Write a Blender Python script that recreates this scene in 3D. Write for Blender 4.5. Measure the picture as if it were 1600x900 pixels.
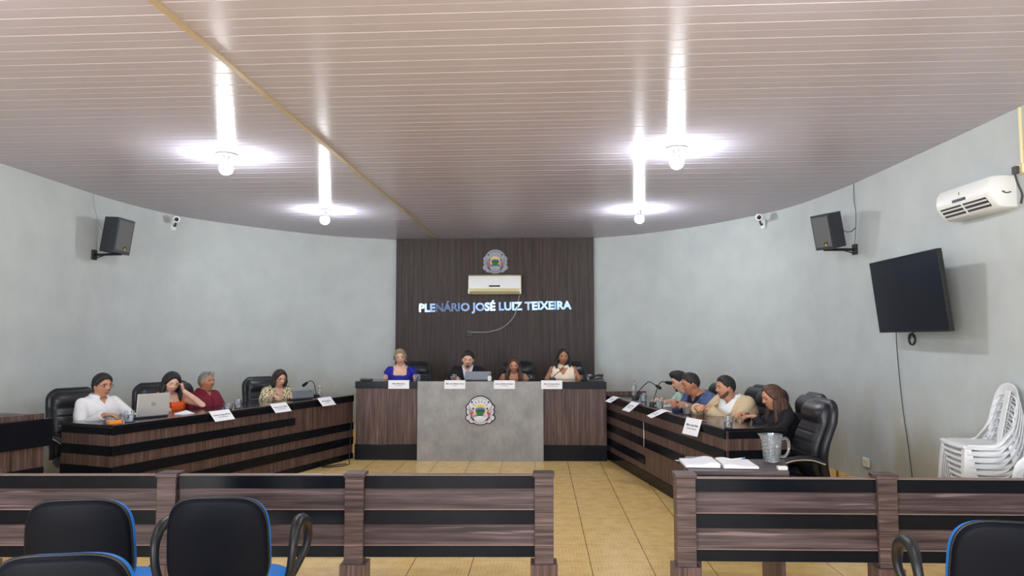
import bpy, bmesh, math, random
from mathutils import Vector, Matrix, Euler
from mathutils.bvhtree import BVHTree

random.seed(7)
for _o in list(bpy.data.objects):
    bpy.data.objects.remove(_o)
SC = bpy.context.scene
COL = SC.collection
PI = math.pi
R = math.radians

# ------------------------------------------------------------------ camera, world, lights, exposure
cam_d = bpy.data.cameras.new('camera')
cam_d.sensor_width = 36.0
cam_d.lens = 36.0 * 1130.0 / 1600.0
cam_d.clip_start = 0.05
cam = bpy.data.objects.new('camera', cam_d)
cam.location = (0, 0, 1.55)
cam.rotation_euler = (R(90) + math.atan(80 / 1130.0), 0, 0)
COL.objects.link(cam)
SC.camera = cam

SC.view_settings.view_transform = 'Standard'
SC.view_settings.look = 'None'
SC.view_settings.gamma = 1.0
SC.view_settings.exposure = 0.47
SC.view_settings.use_curve_mapping = False
SC.cycles.use_denoising = True
SC.cycles.max_bounces = 8
SC.cycles.diffuse_bounces = 5
SC.cycles.glossy_bounces = 4
SC.cycles.transmission_bounces = 8
SC.cycles.sample_clamp_indirect = 6.0
SC.cycles.caustics_reflective = False
SC.cycles.caustics_refractive = False

world = bpy.data.worlds.new('world')
SC.world = world
world.use_nodes = True
world.node_tree.nodes['Background'].inputs[0].default_value = (0.75, 0.85, 1.0, 1)
world.node_tree.nodes['Background'].inputs[1].default_value = 0.35

CEIL = 3.17
BULB_EMIT = 340.0


def area_light(name, loc, rot, sx, sy, power, color):
    ld = bpy.data.lights.new(name, 'AREA')
    ld.shape = 'RECTANGLE'
    ld.size = sx
    ld.size_y = sy
    ld.energy = power
    ld.color = color
    o = bpy.data.objects.new(name, ld)
    o.location = loc
    o.rotation_euler = rot
    COL.objects.link(o)
    return o


# daylight through the three openings of the wall behind the camera
for _x in (-3.6, -0.9, 1.8):
    area_light('daylight_and_fill', (_x, -4.93, 1.45), (R(90), 0, 0), 1.7, 2.3, 120.0, (0.88, 0.94, 1.0))
# side openings and their lamps behind the camera, added to brighten the walls
area_light('daylight_and_fill', (-4.95, -3.7, 1.5), (R(90), 0, R(-72)), 2.2, 2.6, 340.0, (0.90, 0.95, 1.0))
area_light('daylight_and_fill', (3.25, -3.7, 1.5), (R(90), 0, R(72)), 2.2, 2.6, 100.0, (0.90, 0.95, 1.0))

sun_d = bpy.data.lights.new('sun', 'SUN')
sun_d.energy = 5.0
sun_d.angle = R(1.0)
sun_d.color = (1.0, 0.93, 0.84)
sun = bpy.data.objects.new('sun', sun_d)
sun.rotation_euler = (R(50), 0, R(-12))
COL.objects.link(sun)


# ------------------------------------------------------------------ mesh helpers
def B():
    return bmesh.new()


def sg(v, e):
    return math.copysign(abs(v) ** e, v)


def add_box(bm, x0, x1, y0, y1, z0, z1, bevel=0.0, M=None, seg=1):
    vs = [bm.verts.new((x, y, z)) for z in (z0, z1) for y in (y0, y1) for x in (x0, x1)]
    idx = [(0, 2, 3, 1), (4, 5, 7, 6), (0, 1, 5, 4), (2, 6, 7, 3), (0, 4, 6, 2), (1, 3, 7, 5)]
    fs = [bm.faces.new([vs[i] for i in f]) for f in idx]
    if bevel > 0:
        es = list({e for f in fs for e in f.edges})
        r = bmesh.ops.bevel(bm, geom=es, offset=bevel, segments=seg, profile=0.5, affect='EDGES')
        vs = list({v for f in r['faces'] for v in f.verts} | {v for v in vs if v.is_valid})
    if M is not None:
        for v in vs:
            if v.is_valid:
                v.co = M @ v.co
    return vs


def loft(bm, rings, cap=True):
    rv = [[bm.verts.new(p) for p in ring] for ring in rings]
    n = len(rv[0])
    for a, b in zip(rv[:-1], rv[1:]):
        for i in range(n):
            j = (i + 1) % n
            bm.faces.new((a[i], a[j], b[j], b[i]))
    if cap:
        bm.faces.new(list(reversed(rv[0])))
        bm.faces.new(rv[-1])
    return rv


def ring_xy(c, hw, hd, n=28, e=2.0, U=Vector((1, 0, 0)), V=Vector((0, 1, 0))):
    out = []
    for i in range(n):
        a = 2 * PI * i / n
        out.append(Vector(c) + U * (hw * sg(math.cos(a), 2 / e)) + V * (hd * sg(math.sin(a), 2 / e)))
    return out


def add_tube(bm, pts, r, seg=8, flat=1.0, cap=True):
    pts = [Vector(p) for p in pts]
    rs = r if isinstance(r, (list, tuple)) else [r] * len(pts)
    t0 = (pts[1] - pts[0]).normalized()
    ref = Vector((0, 0, 1)) if abs(t0.z) < 0.9 else Vector((1, 0, 0))
    u = t0.cross(ref).normalized()
    rings = []
    for i, p in enumerate(pts):
        if i == 0:
            t = t0
        elif i == len(pts) - 1:
            t = (pts[i] - pts[i - 1]).normalized()
        else:
            t = ((pts[i + 1] - p).normalized() + (p - pts[i - 1]).normalized())
            t = t.normalized() if t.length > 1e-6 else (pts[i + 1] - p).normalized()
        u = (u - t * u.dot(t))
        u = u.normalized() if u.length > 1e-6 else t.orthogonal().normalized()
        v = t.cross(u)
        rings.append([p + u * (rs[i] * math.cos(2 * PI * k / seg)) + v * (rs[i] * flat * math.sin(2 * PI * k / seg)) for k in range(seg)])
    loft(bm, rings, cap)


def add_capsule(bm, pts, rs, seg=14):
    """tapered limb with rounded ends"""
    pts = [Vector(p) for p in pts]
    a = (pts[0] - pts[1]).normalized()
    b = (pts[-1] - pts[-2]).normalized()
    P, Q = [], []
    for k in (0.95, 0.75, 0.4):
        P.append(pts[0] + a * rs[0] * k)
        Q.append(rs[0] * math.sqrt(1 - k * k))
    P += pts
    Q += list(rs)
    for k in (0.4, 0.75, 0.95):
        P.append(pts[-1] + b * rs[-1] * k)
        Q.append(rs[-1] * math.sqrt(1 - k * k))
    add_tube(bm, P, Q, seg)


def add_lathe(bm, prof, c=(0, 0, 0), seg=24, cap=True, M=None):
    c = Vector(c)
    rings = []
    for r, z in prof:
        rings.append([c + Vector((max(r, 1e-4) * math.cos(2 * PI * k / seg), max(r, 1e-4) * math.sin(2 * PI * k / seg), z)) for k in range(seg)])
    if M is not None:
        rings = [[M @ p for p in q] for q in rings]
    loft(bm, rings, cap)


def add_ell(bm, c, rad, u=16, v=10, M=None):
    c = Vector(c)
    T = Matrix.Translation(c) @ Matrix.Diagonal((rad[0], rad[1], rad[2], 1))
    if M is not None:
        T = M @ T
    bmesh.ops.create_uvsphere(bm, u_segments=u, v_segments=v, radius=1.0, matrix=T)


def add_prism(bm, poly, z0, z1, M=None):
    lo = [Vector((p[0], p[1], z0)) for p in poly]
    hi = [Vector((p[0], p[1], z1)) for p in poly]
    if M is not None:
        lo = [M @ p for p in lo]
        hi = [M @ p for p in hi]
    loft(bm, [lo, hi], True)


def frame(o, x, y, z):
    m = Matrix.Identity(4)
    for i in range(3):
        m[i][0] = x[i]
        m[i][1] = y[i]
        m[i][2] = z[i]
        m[i][3] = o[i]
    return m


def obj(name, bm, m, parent=None, smooth=False, loc=None, rot=None, ang=35):
    bmesh.ops.recalc_face_normals(bm, faces=bm.faces)
    me = bpy.data.meshes.new(name)
    bm.to_mesh(me)
    bm.free()
    if m is not None:
        for k in (m if isinstance(m, (list, tuple)) else [m]):
            me.materials.append(k)
    if smooth:
        me.shade_smooth()
        if ang:
            me.set_sharp_from_angle(angle=R(ang))
    o = bpy.data.objects.new(name, me)
    COL.objects.link(o)
    if parent is not None:
        o.parent = parent
    if loc is not None:
        o.location = loc
    if rot is not None:
        o.rotation_euler = rot
    return o


def tag(o, label, cat, group=None):
    o['label'] = label
    o['category'] = cat
    if group:
        o['group'] = group
    return o


def thing(name, label, cat, loc=(0, 0, 0), rotz=0.0, group=None):
    o = bpy.data.objects.new(name, None)
    o.empty_display_size = 0.1
    COL.objects.link(o)
    o.location = loc
    o.rotation_euler = (0, 0, rotz)
    return tag(o, label, cat, group)


def struct(name, bm, m, smooth=False):
    o = obj(name, bm, m, None, smooth)
    o['kind'] = 'structure'
    return o


def dup(root, loc, rotz, label=None, group=None):
    """copy of a thing with copies of its parts and their sub-parts"""
    allo = list(COL.objects)

    def rec(src, par):
        c = src.copy()
        COL.objects.link(c)
        if par is not None:
            c.parent = par
        for ch in allo:
            if ch.parent == src:
                rec(ch, c)
        return c
    r = rec(root, None)
    r.location = loc
    r.rotation_euler = (0, 0, rotz)
    if label:
        r['label'] = label
    if group:
        r['group'] = group
    return r


def text_mesh(body, size, extrude=0.001, bold=0.0, align='CENTER'):
    cu = bpy.data.curves.new('txt', 'FONT')
    cu.body = body
    cu.size = size
    cu.extrude = extrude
    cu.offset = bold
    cu.align_x = align
    cu.align_y = 'CENTER'
    cu.resolution_u = 3
    t = bpy.data.objects.new('txt', cu)
    COL.objects.link(t)
    dg = bpy.context.evaluated_depsgraph_get()
    dg.update()
    me = bpy.data.meshes.new_from_object(t.evaluated_get(dg))
    bpy.data.objects.remove(t)
    bpy.data.curves.remove(cu)
    bm = B()
    bm.from_mesh(me)
    bpy.data.meshes.remove(me)
    return bm


def remesh(bm, voxel, smooth_it=2, fac=0.5):
    bmesh.ops.recalc_face_normals(bm, faces=bm.faces)
    me = bpy.data.meshes.new('tmp')
    bm.to_mesh(me)
    bm.free()
    t = bpy.data.objects.new('tmp', me)
    COL.objects.link(t)
    m = t.modifiers.new('r', 'REMESH')
    m.mode = 'VOXEL'
    m.voxel_size = voxel
    if smooth_it:
        s = t.modifiers.new('s', 'SMOOTH')
        s.factor = fac
        s.iterations = smooth_it
    dg = bpy.context.evaluated_depsgraph_get()
    dg.update()
    out = bpy.data.meshes.new_from_object(t.evaluated_get(dg))
    bpy.data.objects.remove(t)
    bpy.data.meshes.remove(me)
    b = B()
    b.from_mesh(out)
    bpy.data.meshes.remove(out)
    return b


def smst(a, b, x):
    if a == b:
        return 1.0 if x >= b else 0.0
    t = max(0.0, min(1.0, (x - a) / (b - a)))
    return t * t * (3 - 2 * t)


def spline(pts, n=8):
    """Catmull-Rom through points"""
    P = [Vector(p) for p in pts]
    P = [P[0] * 2 - P[1]] + P + [P[-1] * 2 - P[-2]]
    out = []
    for i in range(1, len(P) - 2):
        a, b, c, d = P[i - 1], P[i], P[i + 1], P[i + 2]
        for k in range(n):
            t = k / n
            out.append(0.5 * ((2 * b) + (c - a) * t + (2 * a - 5 * b + 4 * c - d) * t * t + (3 * b - a - 3 * c + d) * t ** 3))
    out.append(P[-2])
    return out


# ------------------------------------------------------------------ materials
def lin(c):
    c = c / 255.0
    return c / 12.92 if c <= 0.04045 else ((c + 0.055) / 1.055) ** 2.4


def S(r, g, b):
    return (lin(r), lin(g), lin(b), 1.0)


class NT:
    def __init__(self, name):
        self.m = bpy.data.materials.new(name)
        self.m.use_nodes = True
        self.t = self.m.node_tree
        self.n = self.t.nodes
        self.p = self.n['Principled BSDF']

    def new(self, typ, **kw):
        x = self.n.new(typ)
        for k, v in kw.items():
            setattr(x, k, v)
        return x

    def link(self, a, b):
        self.t.links.new(a, b)

    def coords(self, scale=(1, 1, 1), rot=(0, 0, 0), loc=(0, 0, 0), kind='Object'):
        tc = self.new('ShaderNodeTexCoord')
        mp = self.new('ShaderNodeMapping')
        mp.inputs['Scale'].default_value = scale
        mp.inputs['Rotation'].default_value = rot
        mp.inputs['Location'].default_value = loc
        self.link(tc.outputs[kind], mp.inputs[0])
        return mp.outputs[0]

    def noise(self, vec, scale, detail=3.0, rough=0.55, dist=0.0):
        x = self.new('ShaderNodeTexNoise')
        x.inputs['Scale'].default_value = scale
        x.inputs['Detail'].default_value = detail
        x.inputs['Roughness'].default_value = rough
        x.inputs['Distortion'].default_value = dist
        self.link(vec, x.inputs['Vector'])
        return x.outputs['Fac']

    def ramp(self, fac, stops, interp='LINEAR'):
        x = self.new('ShaderNodeValToRGB')
        x.color_ramp.interpolation = interp
        el = x.color_ramp.elements
        while len(el) < len(stops):
            el.new(0.5)
        for e, (p, c) in zip(el, stops):
            e.position = p
            e.color = c
        self.link(fac, x.inputs[0])
        return x.outputs[0]

    def mix(self, fac, a, b, mode='MIX'):
        x = self.new('ShaderNodeMix', data_type='RGBA', blend_type=mode)
        for sock, v in ((x.inputs[0], fac), (x.inputs[6], a), (x.inputs[7], b)):
            if hasattr(v, 'links'):
                self.link(v, sock)
            else:
                sock.default_value = v
        return x.outputs[2]

    def math(self, op, a, b=None, c=None):
        x = self.new('ShaderNodeMath', operation=op)
        for i, v in enumerate((a, b, c)):
            if v is None:
                continue
            if hasattr(v, 'links'):
                self.link(v, x.inputs[i])
            else:
                x.inputs[i].default_value = v
        return x.outputs[0]

    def bump(self, h, strength=0.2, dist=0.01):
        x = self.new('ShaderNodeBump')
        x.inputs['Strength'].default_value = strength
        x.inputs['Distance'].default_value = dist
        self.link(h, x.inputs['Height'])
        self.link(x.outputs[0], self.p.inputs['Normal'])


def mat(name, col, rough=0.5, metal=0.0, spec=0.5, trans=0.0, ior=1.45, coat=0.0, bumpy=0.0, bscale=60.0, vary=0.0):
    k = NT(name)
    p = k.p
    p.inputs['Base Color'].default_value = col
    p.inputs['Roughness'].default_value = rough
    p.inputs['Metallic'].default_value = metal
    p.inputs['Specular IOR Level'].default_value = spec
    p.inputs['Transmission Weight'].default_value = trans
    p.inputs['IOR'].default_value = ior
    p.inputs['Coat Weight'].default_value = coat
    if bumpy or vary:
        v = k.coords()
        n = k.noise(v, bscale, 4.0)
        if bumpy:
            k.bump(n, bumpy, 0.004)
        if vary:
            d = tuple(c * (1 - vary) for c in col[:3]) + (1,)
            l = tuple(min(1, c * (1 + vary)) for c in col[:3]) + (1,)
            k.link(k.ramp(n, [(0.3, d), (0.7, l)]), p.inputs['Base Color'])
    return k.m


def emis(name, col, strength):
    k = NT(name)
    k.p.inputs['Base Color'].default_value = (1, 1, 1, 1)
    k.p.inputs['Emission Color'].default_value = col
    k.p.inputs['Emission Strength'].default_value = strength
    return k.m


def wood(name, axis, dark, mid, light, rough=0.38, freq=1.0, streak=0.5):
    """laminate with long grain along axis"""
    k = NT(name)
    st = {'x': (0.03, 1, 1), 'y': (1, 0.03, 1), 'z': (1, 1, 0.03)}[axis]
    v = k.coords(st)
    a = k.noise(v, 26.0 * freq, 3.0, 0.6, 0.25)
    b = k.noise(v, 85.0 * freq, 3.0, 0.6)
    c = k.noise(k.coords(st, loc=(3.1, 1.7, 0.4)), 38.0 * freq, 1.5, 0.5, 0.4)
    base = k.ramp(a, [(0.32, dark), (0.5, mid), (0.68, light)])
    fine = k.ramp(b, [(0.35, (0.62, 0.62, 0.62, 1)), (0.65, (1.25, 1.25, 1.25, 1))])
    col = k.mix(0.75, base, fine, 'MULTIPLY')
    hl = k.ramp(c, [(0.66, (0, 0, 0, 1)), (0.72, (1, 1, 1, 1))])
    l2 = tuple(min(1, x * 2.3) for x in light[:3]) + (1,)
    f = k.math('MULTIPLY', hl, streak)
    k.link(k.mix(f, col, l2), k.p.inputs['Base Color'])
    k.p.inputs['Roughness'].default_value = rough
    k.p.inputs['Specular IOR Level'].default_value = 0.22
    k.bump(b, 0.06, 0.002)
    return k.m


M = {}
def wall_mat():
    k = NT('white_wall_paint')
    v = k.coords()
    sep = k.new('ShaderNodeSeparateXYZ')
    k.link(v, sep.inputs[0])
    low = k.new('ShaderNodeMapRange')
    low.inputs['From Min'].default_value = 1.25
    low.inputs['From Max'].default_value = 0.5
    k.link(sep.outputs[2], low.inputs['Value'])
    n = k.noise(k.coords((1.2, 1.2, 0.7), loc=(0.6, 0.1, 0)), 1.6, 4.0)
    dirt = k.math('MULTIPLY', k.ramp(n, [(0.42, (0, 0, 0, 1)), (0.62, (1, 1, 1, 1))]), low.outputs[0])
    dirt = k.math('MULTIPLY', dirt, 0.75)
    blot = k.noise(k.coords(), 3.0, 4.0)
    base = k.ramp(blot, [(0.3, S(177, 183, 184)), (0.7, S(187, 193, 193))])
    k.link(k.mix(dirt, base, S(164, 158, 136)), k.p.inputs['Base Color'])
    k.p.inputs['Roughness'].default_value = 0.55
    k.p.inputs['Specular IOR Level'].default_value = 0.3
    k.bump(k.noise(k.coords(), 70.0, 5.0), 0.12, 0.006)
    return k.m


M['wall'] = wall_mat()


def ceil_mat():
    k = NT('pvc_ceiling_plank')
    k.p.inputs['Base Color'].default_value = S(190, 185, 200)
    k.p.inputs['Roughness'].default_value = 0.25
    k.p.inputs['Specular IOR Level'].default_value = 0.32
    k.p.inputs['Anisotropic'].default_value = 0.8
    k.p.inputs['Anisotropic Rotation'].default_value = 0.25
    tg = k.new('ShaderNodeTangent', direction_type='UV_MAP')
    k.link(tg.outputs[0], k.p.inputs['Tangent'])
    return k.m


M['ceiling'] = ceil_mat()


def floor_mat():
    k = NT('parquet_pattern_floor_tile')
    T = 0.41
    rot = R(2.2)
    v = k.coords((1 / T, 1 / T, 1), (0, 0, rot), (0.155, 0.33, 0))
    br = k.new('ShaderNodeSeparateXYZ')
    k.link(v, br.inputs[0])
    fx = k.math('FRACT', br.outputs[0])
    fy = k.math('FRACT', br.outputs[1])
    # grout
    gx = k.math('ABSOLUTE', k.math('SUBTRACT', fx, 0.5))
    gy = k.math('ABSOLUTE', k.math('SUBTRACT', fy, 0.5))
    mx = k.math('GREATER_THAN', gx, 0.493)
    my = k.math('GREATER_THAN', gy, 0.494)
    # basket weave inside the tile: 4 x 4 sub squares
    sx = k.math('MULTIPLY', fx, 4.0)
    sy = k.math('MULTIPLY', fy, 4.0)
    chk = k.math('MODULO', k.math('ADD', k.math('FLOOR', sx), k.math('FLOOR', sy)), 2.0)
    wa = k.math('SINE', k.math('MULTIPLY', sx, 2 * PI * 4))
    wb = k.math('SINE', k.math('MULTIPLY', sy, 2 * PI * 3))
    wv = k.mix(chk, wa, wb)
    n = k.noise(k.coords((1, 1, 1)), 9.0, 4.0)
    stripe = k.math('ADD', k.math('MULTIPLY', wv, 0.11), n)
    base = k.ramp(stripe, [(0.25, S(218, 180, 110)), (0.5, S(231, 197, 130)), (0.8, S(239, 211, 150))])
    col = k.mix(k.math('MULTIPLY', my, 0.55), base, S(120, 92, 52))
    col = k.mix(k.math('MULTIPLY', mx, 0.9), col, S(92, 66, 36))
    k.link(col, k.p.inputs['Base Color'])
    k.p.inputs['Roughness'].default_value = 0.22
    k.p.inputs['Specular IOR Level'].default_value = 0.45
    k.bump(k.math('ADD', mx, my), -0.25, 0.003)
    return k.m


M['floor'] = floor_mat()
WD, WM, WL = S(66, 50, 47), S(89, 70, 66), S(112, 91, 86)
M['wood_v'] = wood('dark_laminate_vertical_grain', 'z', WD, WM, WL, 0.38, 1.7)
M['wood_h'] = wood('dark_laminate_horizontal_grain', 'x', S(50, 40, 41), S(78, 66, 67), S(104, 90, 91), 0.4, 1.3)
M['wood_y'] = wood('dark_laminate_top_grain', 'y', WD, WM, WL, 0.25)
M['wood_post'] = wood('dark_laminate_post_grain', 'x', S(54, 42, 42), S(84, 69, 68), S(108, 91, 89), 0.4, 1.6)
M['panel'] = wood('back_panel_laminate', 'z', S(50, 40, 39), S(61, 50, 48), S(71, 59, 56), 0.5, 1.0, 0.15)
M['edge'] = mat('laminate_edge_band', S(128, 108, 102), 0.4)
M['black'] = mat('black_laminate', S(18, 20, 26), 0.2, spec=0.12, vary=0.15, bscale=14)
M['black_top'] = mat('black_glossy_worktop', S(24, 24, 28), 0.16, spec=0.5)


def concrete():
    k = NT('concrete_look_laminate')
    v = k.coords()
    a = k.noise(v, 3.5, 6.0, 0.6)
    b = k.noise(k.coords((1, 1, 0.35)), 30.0, 4.0, 0.65)
    base = k.ramp(a, [(0.3, S(128, 129, 130)), (0.55, S(148, 149, 150)), (0.75, S(161, 161, 161))])
    f = k.ramp(b, [(0.3, (0.86, 0.86, 0.86, 1)), (0.7, (1.08, 1.08, 1.08, 1))])
    k.link(k.mix(0.8, base, f, 'MULTIPLY'), k.p.inputs['Base Color'])
    k.p.inputs['Roughness'].default_value = 0.5
    return k.m


M['concrete'] = concrete()
M['leather'] = mat('black_leatherette', S(27, 29, 34), 0.36, spec=0.5, bumpy=0.15, bscale=140)
M['blk_plastic'] = mat('black_plastic', S(24, 25, 27), 0.42)
M['blk_soft'] = mat('black_foam', S(16, 16, 18), 0.9)
M['chair_back'] = mat('navy_black_back_shell', S(7, 11, 21), 0.5, spec=0.14, bumpy=0.18, bscale=260)
M['blue'] = mat('blue_upholstery', S(0, 122, 218), 0.6, bumpy=0.1, bscale=300)
M['chrome'] = mat('chrome', S(210, 212, 216), 0.14, metal=1.0)
M['letter'] = mat('steel_with_reflected_blue', S(100, 118, 148), 0.18, metal=1.0)  # the blue that the letters reflect is put into the metal colour
M['copper'] = mat('copper_tone_trim', S(150, 105, 92), 0.4)
M['white_pl'] = mat('white_plastic', S(226, 228, 228), 0.3)
M['white_pl2'] = mat('white_moulded_plastic', S(226, 228, 230), 0.28, spec=0.5)
M['cream_pl'] = mat('yellowed_cream_plastic', S(222, 210, 168), 0.4)
M['cream_trim'] = mat('cream_joint_strip', S(186, 168, 138), 0.5)
M['grey_pl'] = mat('grey_plastic', S(120, 122, 124), 0.45)
M['dk_grey'] = mat('dark_grey_plastic', S(62, 64, 68), 0.5)
M['spk'] = mat('speaker_vinyl', S(46, 49, 57), 0.55)
M['grille'] = mat('speaker_grille_cloth', S(92, 92, 94), 0.7, bumpy=0.3, bscale=400)
M['gold'] = mat('yellow_gold', S(200, 172, 60), 0.4)
M['screen'] = mat('tv_screen_glass', S(30, 35, 44), 0.2, spec=0.5)
M['paper'] = mat('white_paper', S(236, 236, 242), 0.7)
M['paper2'] = mat('printed_paper', S(214, 218, 228), 0.7)
M['ink'] = mat('black_ink', S(25, 25, 30), 0.6)
M['ink2'] = mat('dark_grey_ink', S(70, 70, 78), 0.6)
M['silver'] = mat('laptop_silver', S(196, 197, 198), 0.35, metal=0.4)
M['lap_grey'] = mat('laptop_grey', S(104, 108, 116), 0.4, metal=0.3)
M['orange_box'] = mat('orange_card', S(230, 140, 30), 0.5)
M['glass'] = mat('clear_glass', (0.92, 0.96, 1, 1), 0.03, trans=0.93, ior=1.45)
M['cut_glass'] = mat('cut_glass', (0.90, 0.96, 1, 1), 0.04, trans=0.86, ior=1.5)
M['clear'] = mat('clear_plastic', (0.93, 0.97, 0.97, 1), 0.06, trans=0.8, ior=1.3)
M['water'] = mat('water', (0.96, 0.98, 1, 1), 0.0, trans=1.0, ior=1.33)
M['cable'] = mat('black_cable', S(30, 30, 32), 0.5)
M['cable_g'] = mat('grey_cable', S(150, 150, 150), 0.5)
M['navy'] = mat('navy_enamel', S(24, 24, 66), 0.45)
M['emb_white'] = mat('emblem_white', S(216, 216, 224), 0.45)
M['emb_silver'] = mat('emblem_silver', S(150, 153, 164), 0.45)
M['emb_grey'] = mat('emblem_grey', S(140, 143, 152), 0.45)
M['emb_red'] = mat('emblem_red', S(186, 60, 64), 0.5)
M['emb_pink'] = mat('emblem_pink', S(206, 160, 160), 0.5)
M['emb_yellow'] = mat('emblem_yellow', S(222, 196, 84), 0.5)
M['emb_blue'] = mat('emblem_blue', S(70, 110, 170), 0.5)
M['emb_green'] = mat('emblem_green', S(40, 100, 44), 0.5)
M['emb_dkgreen'] = mat('emblem_dark_green', S(22, 52, 44), 0.5)
M['emb_edge'] = mat('emblem_wood_edge', S(150, 130, 104), 0.5)
M['bulb'] = emis('lit_bulb', (0.93, 0.97, 1.0, 1), BULB_EMIT)
M['led'] = mat('dark_display', S(60, 66, 74), 0.15)
M['lens'] = mat('camera_lens', S(10, 10, 14), 0.1)

# ------------------------------------------------------------------ room shell
TRACE = [(-5.08, -5.0), (-4.93, 0.0), (-4.80, 4.0), (-4.72, 6.55), (-4.67, 8.06), (-4.58, 8.75), (-4.40, 9.42), (-4.06, 9.98), (-3.58, 10.58),
         (-2.79, 11.32), (-1.90, 11.74), (1.33, 11.52), (1.98, 11.10), (2.74, 10.22), (3.28, 9.22), (3.46, 8.60), (3.55, 7.78), (3.57, 7.0),
         (3.55, 4.93), (3.42, 1.0), (3.25, -5.0)]
CURVE = []
for seg_pts in (TRACE[:11], TRACE[11:]):
    sp_ = spline([(x, y, 0) for x, y in seg_pts], 6)
    CURVE += [(p.x, p.y) for p in sp_]


def offset_path(path, d):
    out = []
    for i, p in enumerate(path):
        a = Vector(path[max(0, i - 1)])
        b = Vector(path[min(len(path) - 1, i + 1)])
        t = (b - a).normalized()
        out.append((p[0] - t.y * d, p[1] + t.x * d))
    return out


OUTER = offset_path(CURVE, 0.15)


def wall_piece(name, i0, i1):
    bm = B()
    for i in range(i0, i1):
        pass
    rings = []
    for i in range(i0, i1 + 1):
        (x, y), (X, Y) = CURVE[i], OUTER[i]
        rings.append([Vector((x, y, -0.05)), Vector((X, Y, -0.05)), Vector((X, Y, CEIL + 0.12)), Vector((x, y, CEIL + 0.12))])
    loft(bm, rings, True)
    return struct(name, bm, M['wall'], True)


n1 = 10 * 6          # index of (-1.90, 11.74)
iL = 3 * 6           # (-4.72, 6.55)
iR = n1 + 1 + 7 * 6
wall_piece('wall_left', 3, iL)
wall_piece('wall_apse', iL, iR)
wall_piece('wall_right', iR, len(CURVE) - 4)

# wall behind the camera, three open doorways to daylight
bm = B()
xs = [-5.2, -4.45, -2.75, -1.75, -0.05, 0.95, 2.65, 3.4]
for i in range(len(xs) - 1):
    if i % 2 == 0:
        add_box(bm, xs[i], xs[i + 1], -5.15, -5.0, -0.05, CEIL + 0.12)
    else:
        add_box(bm, xs[i], xs[i + 1], -5.15, -5.0, 2.65, CEIL + 0.12)
        add_box(bm, xs[i], xs[i + 1], -5.15, -5.0, -0.05, 0.25)
struct('wall_front', bm, M['wall'])

bm = B()
add_box(bm, -5.4, 3.9, -5.2, 12.2, -0.1, 0.0)
struct('floor', bm, M['floor'])

# tiled skirting along the wall
for nm, i0, i1 in (('baseboard_left', 3, iL), ('baseboard_apse_left', iL, n1), ('baseboard_apse_right', n1 + 1, iR), ('baseboard_right', iR, len(CURVE) - 4)):
    bm = B()
    ins = offset_path(CURVE, -0.012)
    rings = []
    for i in range(i0, i1 + 1):
        (x, y), (X, Y) = ins[i], CURVE[i]
        rings.append([Vector((x, y, 0)), Vector((X, Y, 0)), Vector((X, Y, 0.13)), Vector((x, y, 0.13))])
    loft(bm, rings, True)
    struct(nm, bm, M['floor'], True)

# ceiling: long plastic planks running across the room, every joint a shallow groove
PSI = R(3.5)
cu_, su_ = math.cos(PSI), math.sin(PSI)


def to_room(x, y):      # room axes: u right, v forward
    return (x * cu_ - y * su_, x * su_ + y * cu_)


def from_room(u, v):
    return (u * cu_ + v * su_, -u * su_ + v * cu_)


ROOMPOLY = [to_room(*p) for p in OUTER]


def span(v):
    us = []
    n = len(ROOMPOLY)
    for i in range(n):
        (a, b), (c, d) = ROOMPOLY[i], ROOMPOLY[(i + 1) % n]
        if (b - v) * (d - v) <= 0 and abs(d - b) > 1e-9:
            us.append(a + (c - a) * (v - b) / (d - b))
    return (min(us), max(us)) if len(us) >= 2 else None


def trim_u(v):
    x, y = -1.72 + (v - 3.3) * 0.0614, v
    return to_room(x, y)[0]


bm = B()
uvl = bm.loops.layers.uv.new('UVMap')
v = -5.6
PL = 0.2
k = 0
while v < 12.2:
    for side, off in ((0, 0.0), (1, 0.07)):
        va, vb = v + off, v + off + PL - 0.004
        prof = [(va, 0.0035), (va + 0.004, 0.0), (va + PL * 0.485, 0.0), (va + PL * 0.49, 0.0009), (va + PL * 0.5, 0.0009), (va + PL * 0.505, 0.0), (vb - 0.004, 0.0), (vb, 0.0035), (vb + 0.004, 0.0035)]
        rows = []
        for (vv, dz) in prof:
            s = span(vv)
            if s is None:
                rows.append(None)
                continue
            tu = trim_u(vv)
            a, b = (s[0], min(tu, s[1])) if side == 0 else (max(tu, s[0]), s[1])
            if b - a < 0.02:
                rows.append(None)
                continue
            rows.append([bm.verts.new((*from_room(a, vv), CEIL + dz)), bm.verts.new((*from_room(b, vv), CEIL + dz)), a, b, vv])
        for p, q in zip(rows[:-1], rows[1:]):
            if p and q:
                f = bm.faces.new((p[0], q[0], q[1], p[1]))
                for lp, uv in zip(f.loops, ((p[2], p[4]), (q[2], q[4]), (q[3], q[4]), (p[3], p[4]))):
                    lp[uvl].uv = (uv[0] / 20 + 0.5, uv[1] / 20 + 0.5)
    v += PL
me = bpy.data.meshes.new('ceiling')
bm.to_mesh(me)
bm.free()
me.materials.append(M['ceiling'])
o = bpy.data.objects.new('ceiling', me)
COL.objects.link(o)
o['kind'] = 'structure'

bm = B()
add_box(bm, -5.6, 4.1, -5.4, 12.3, CEIL + 0.13, CEIL + 0.2)
struct('ceiling_slab', bm, M['wall'])

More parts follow.
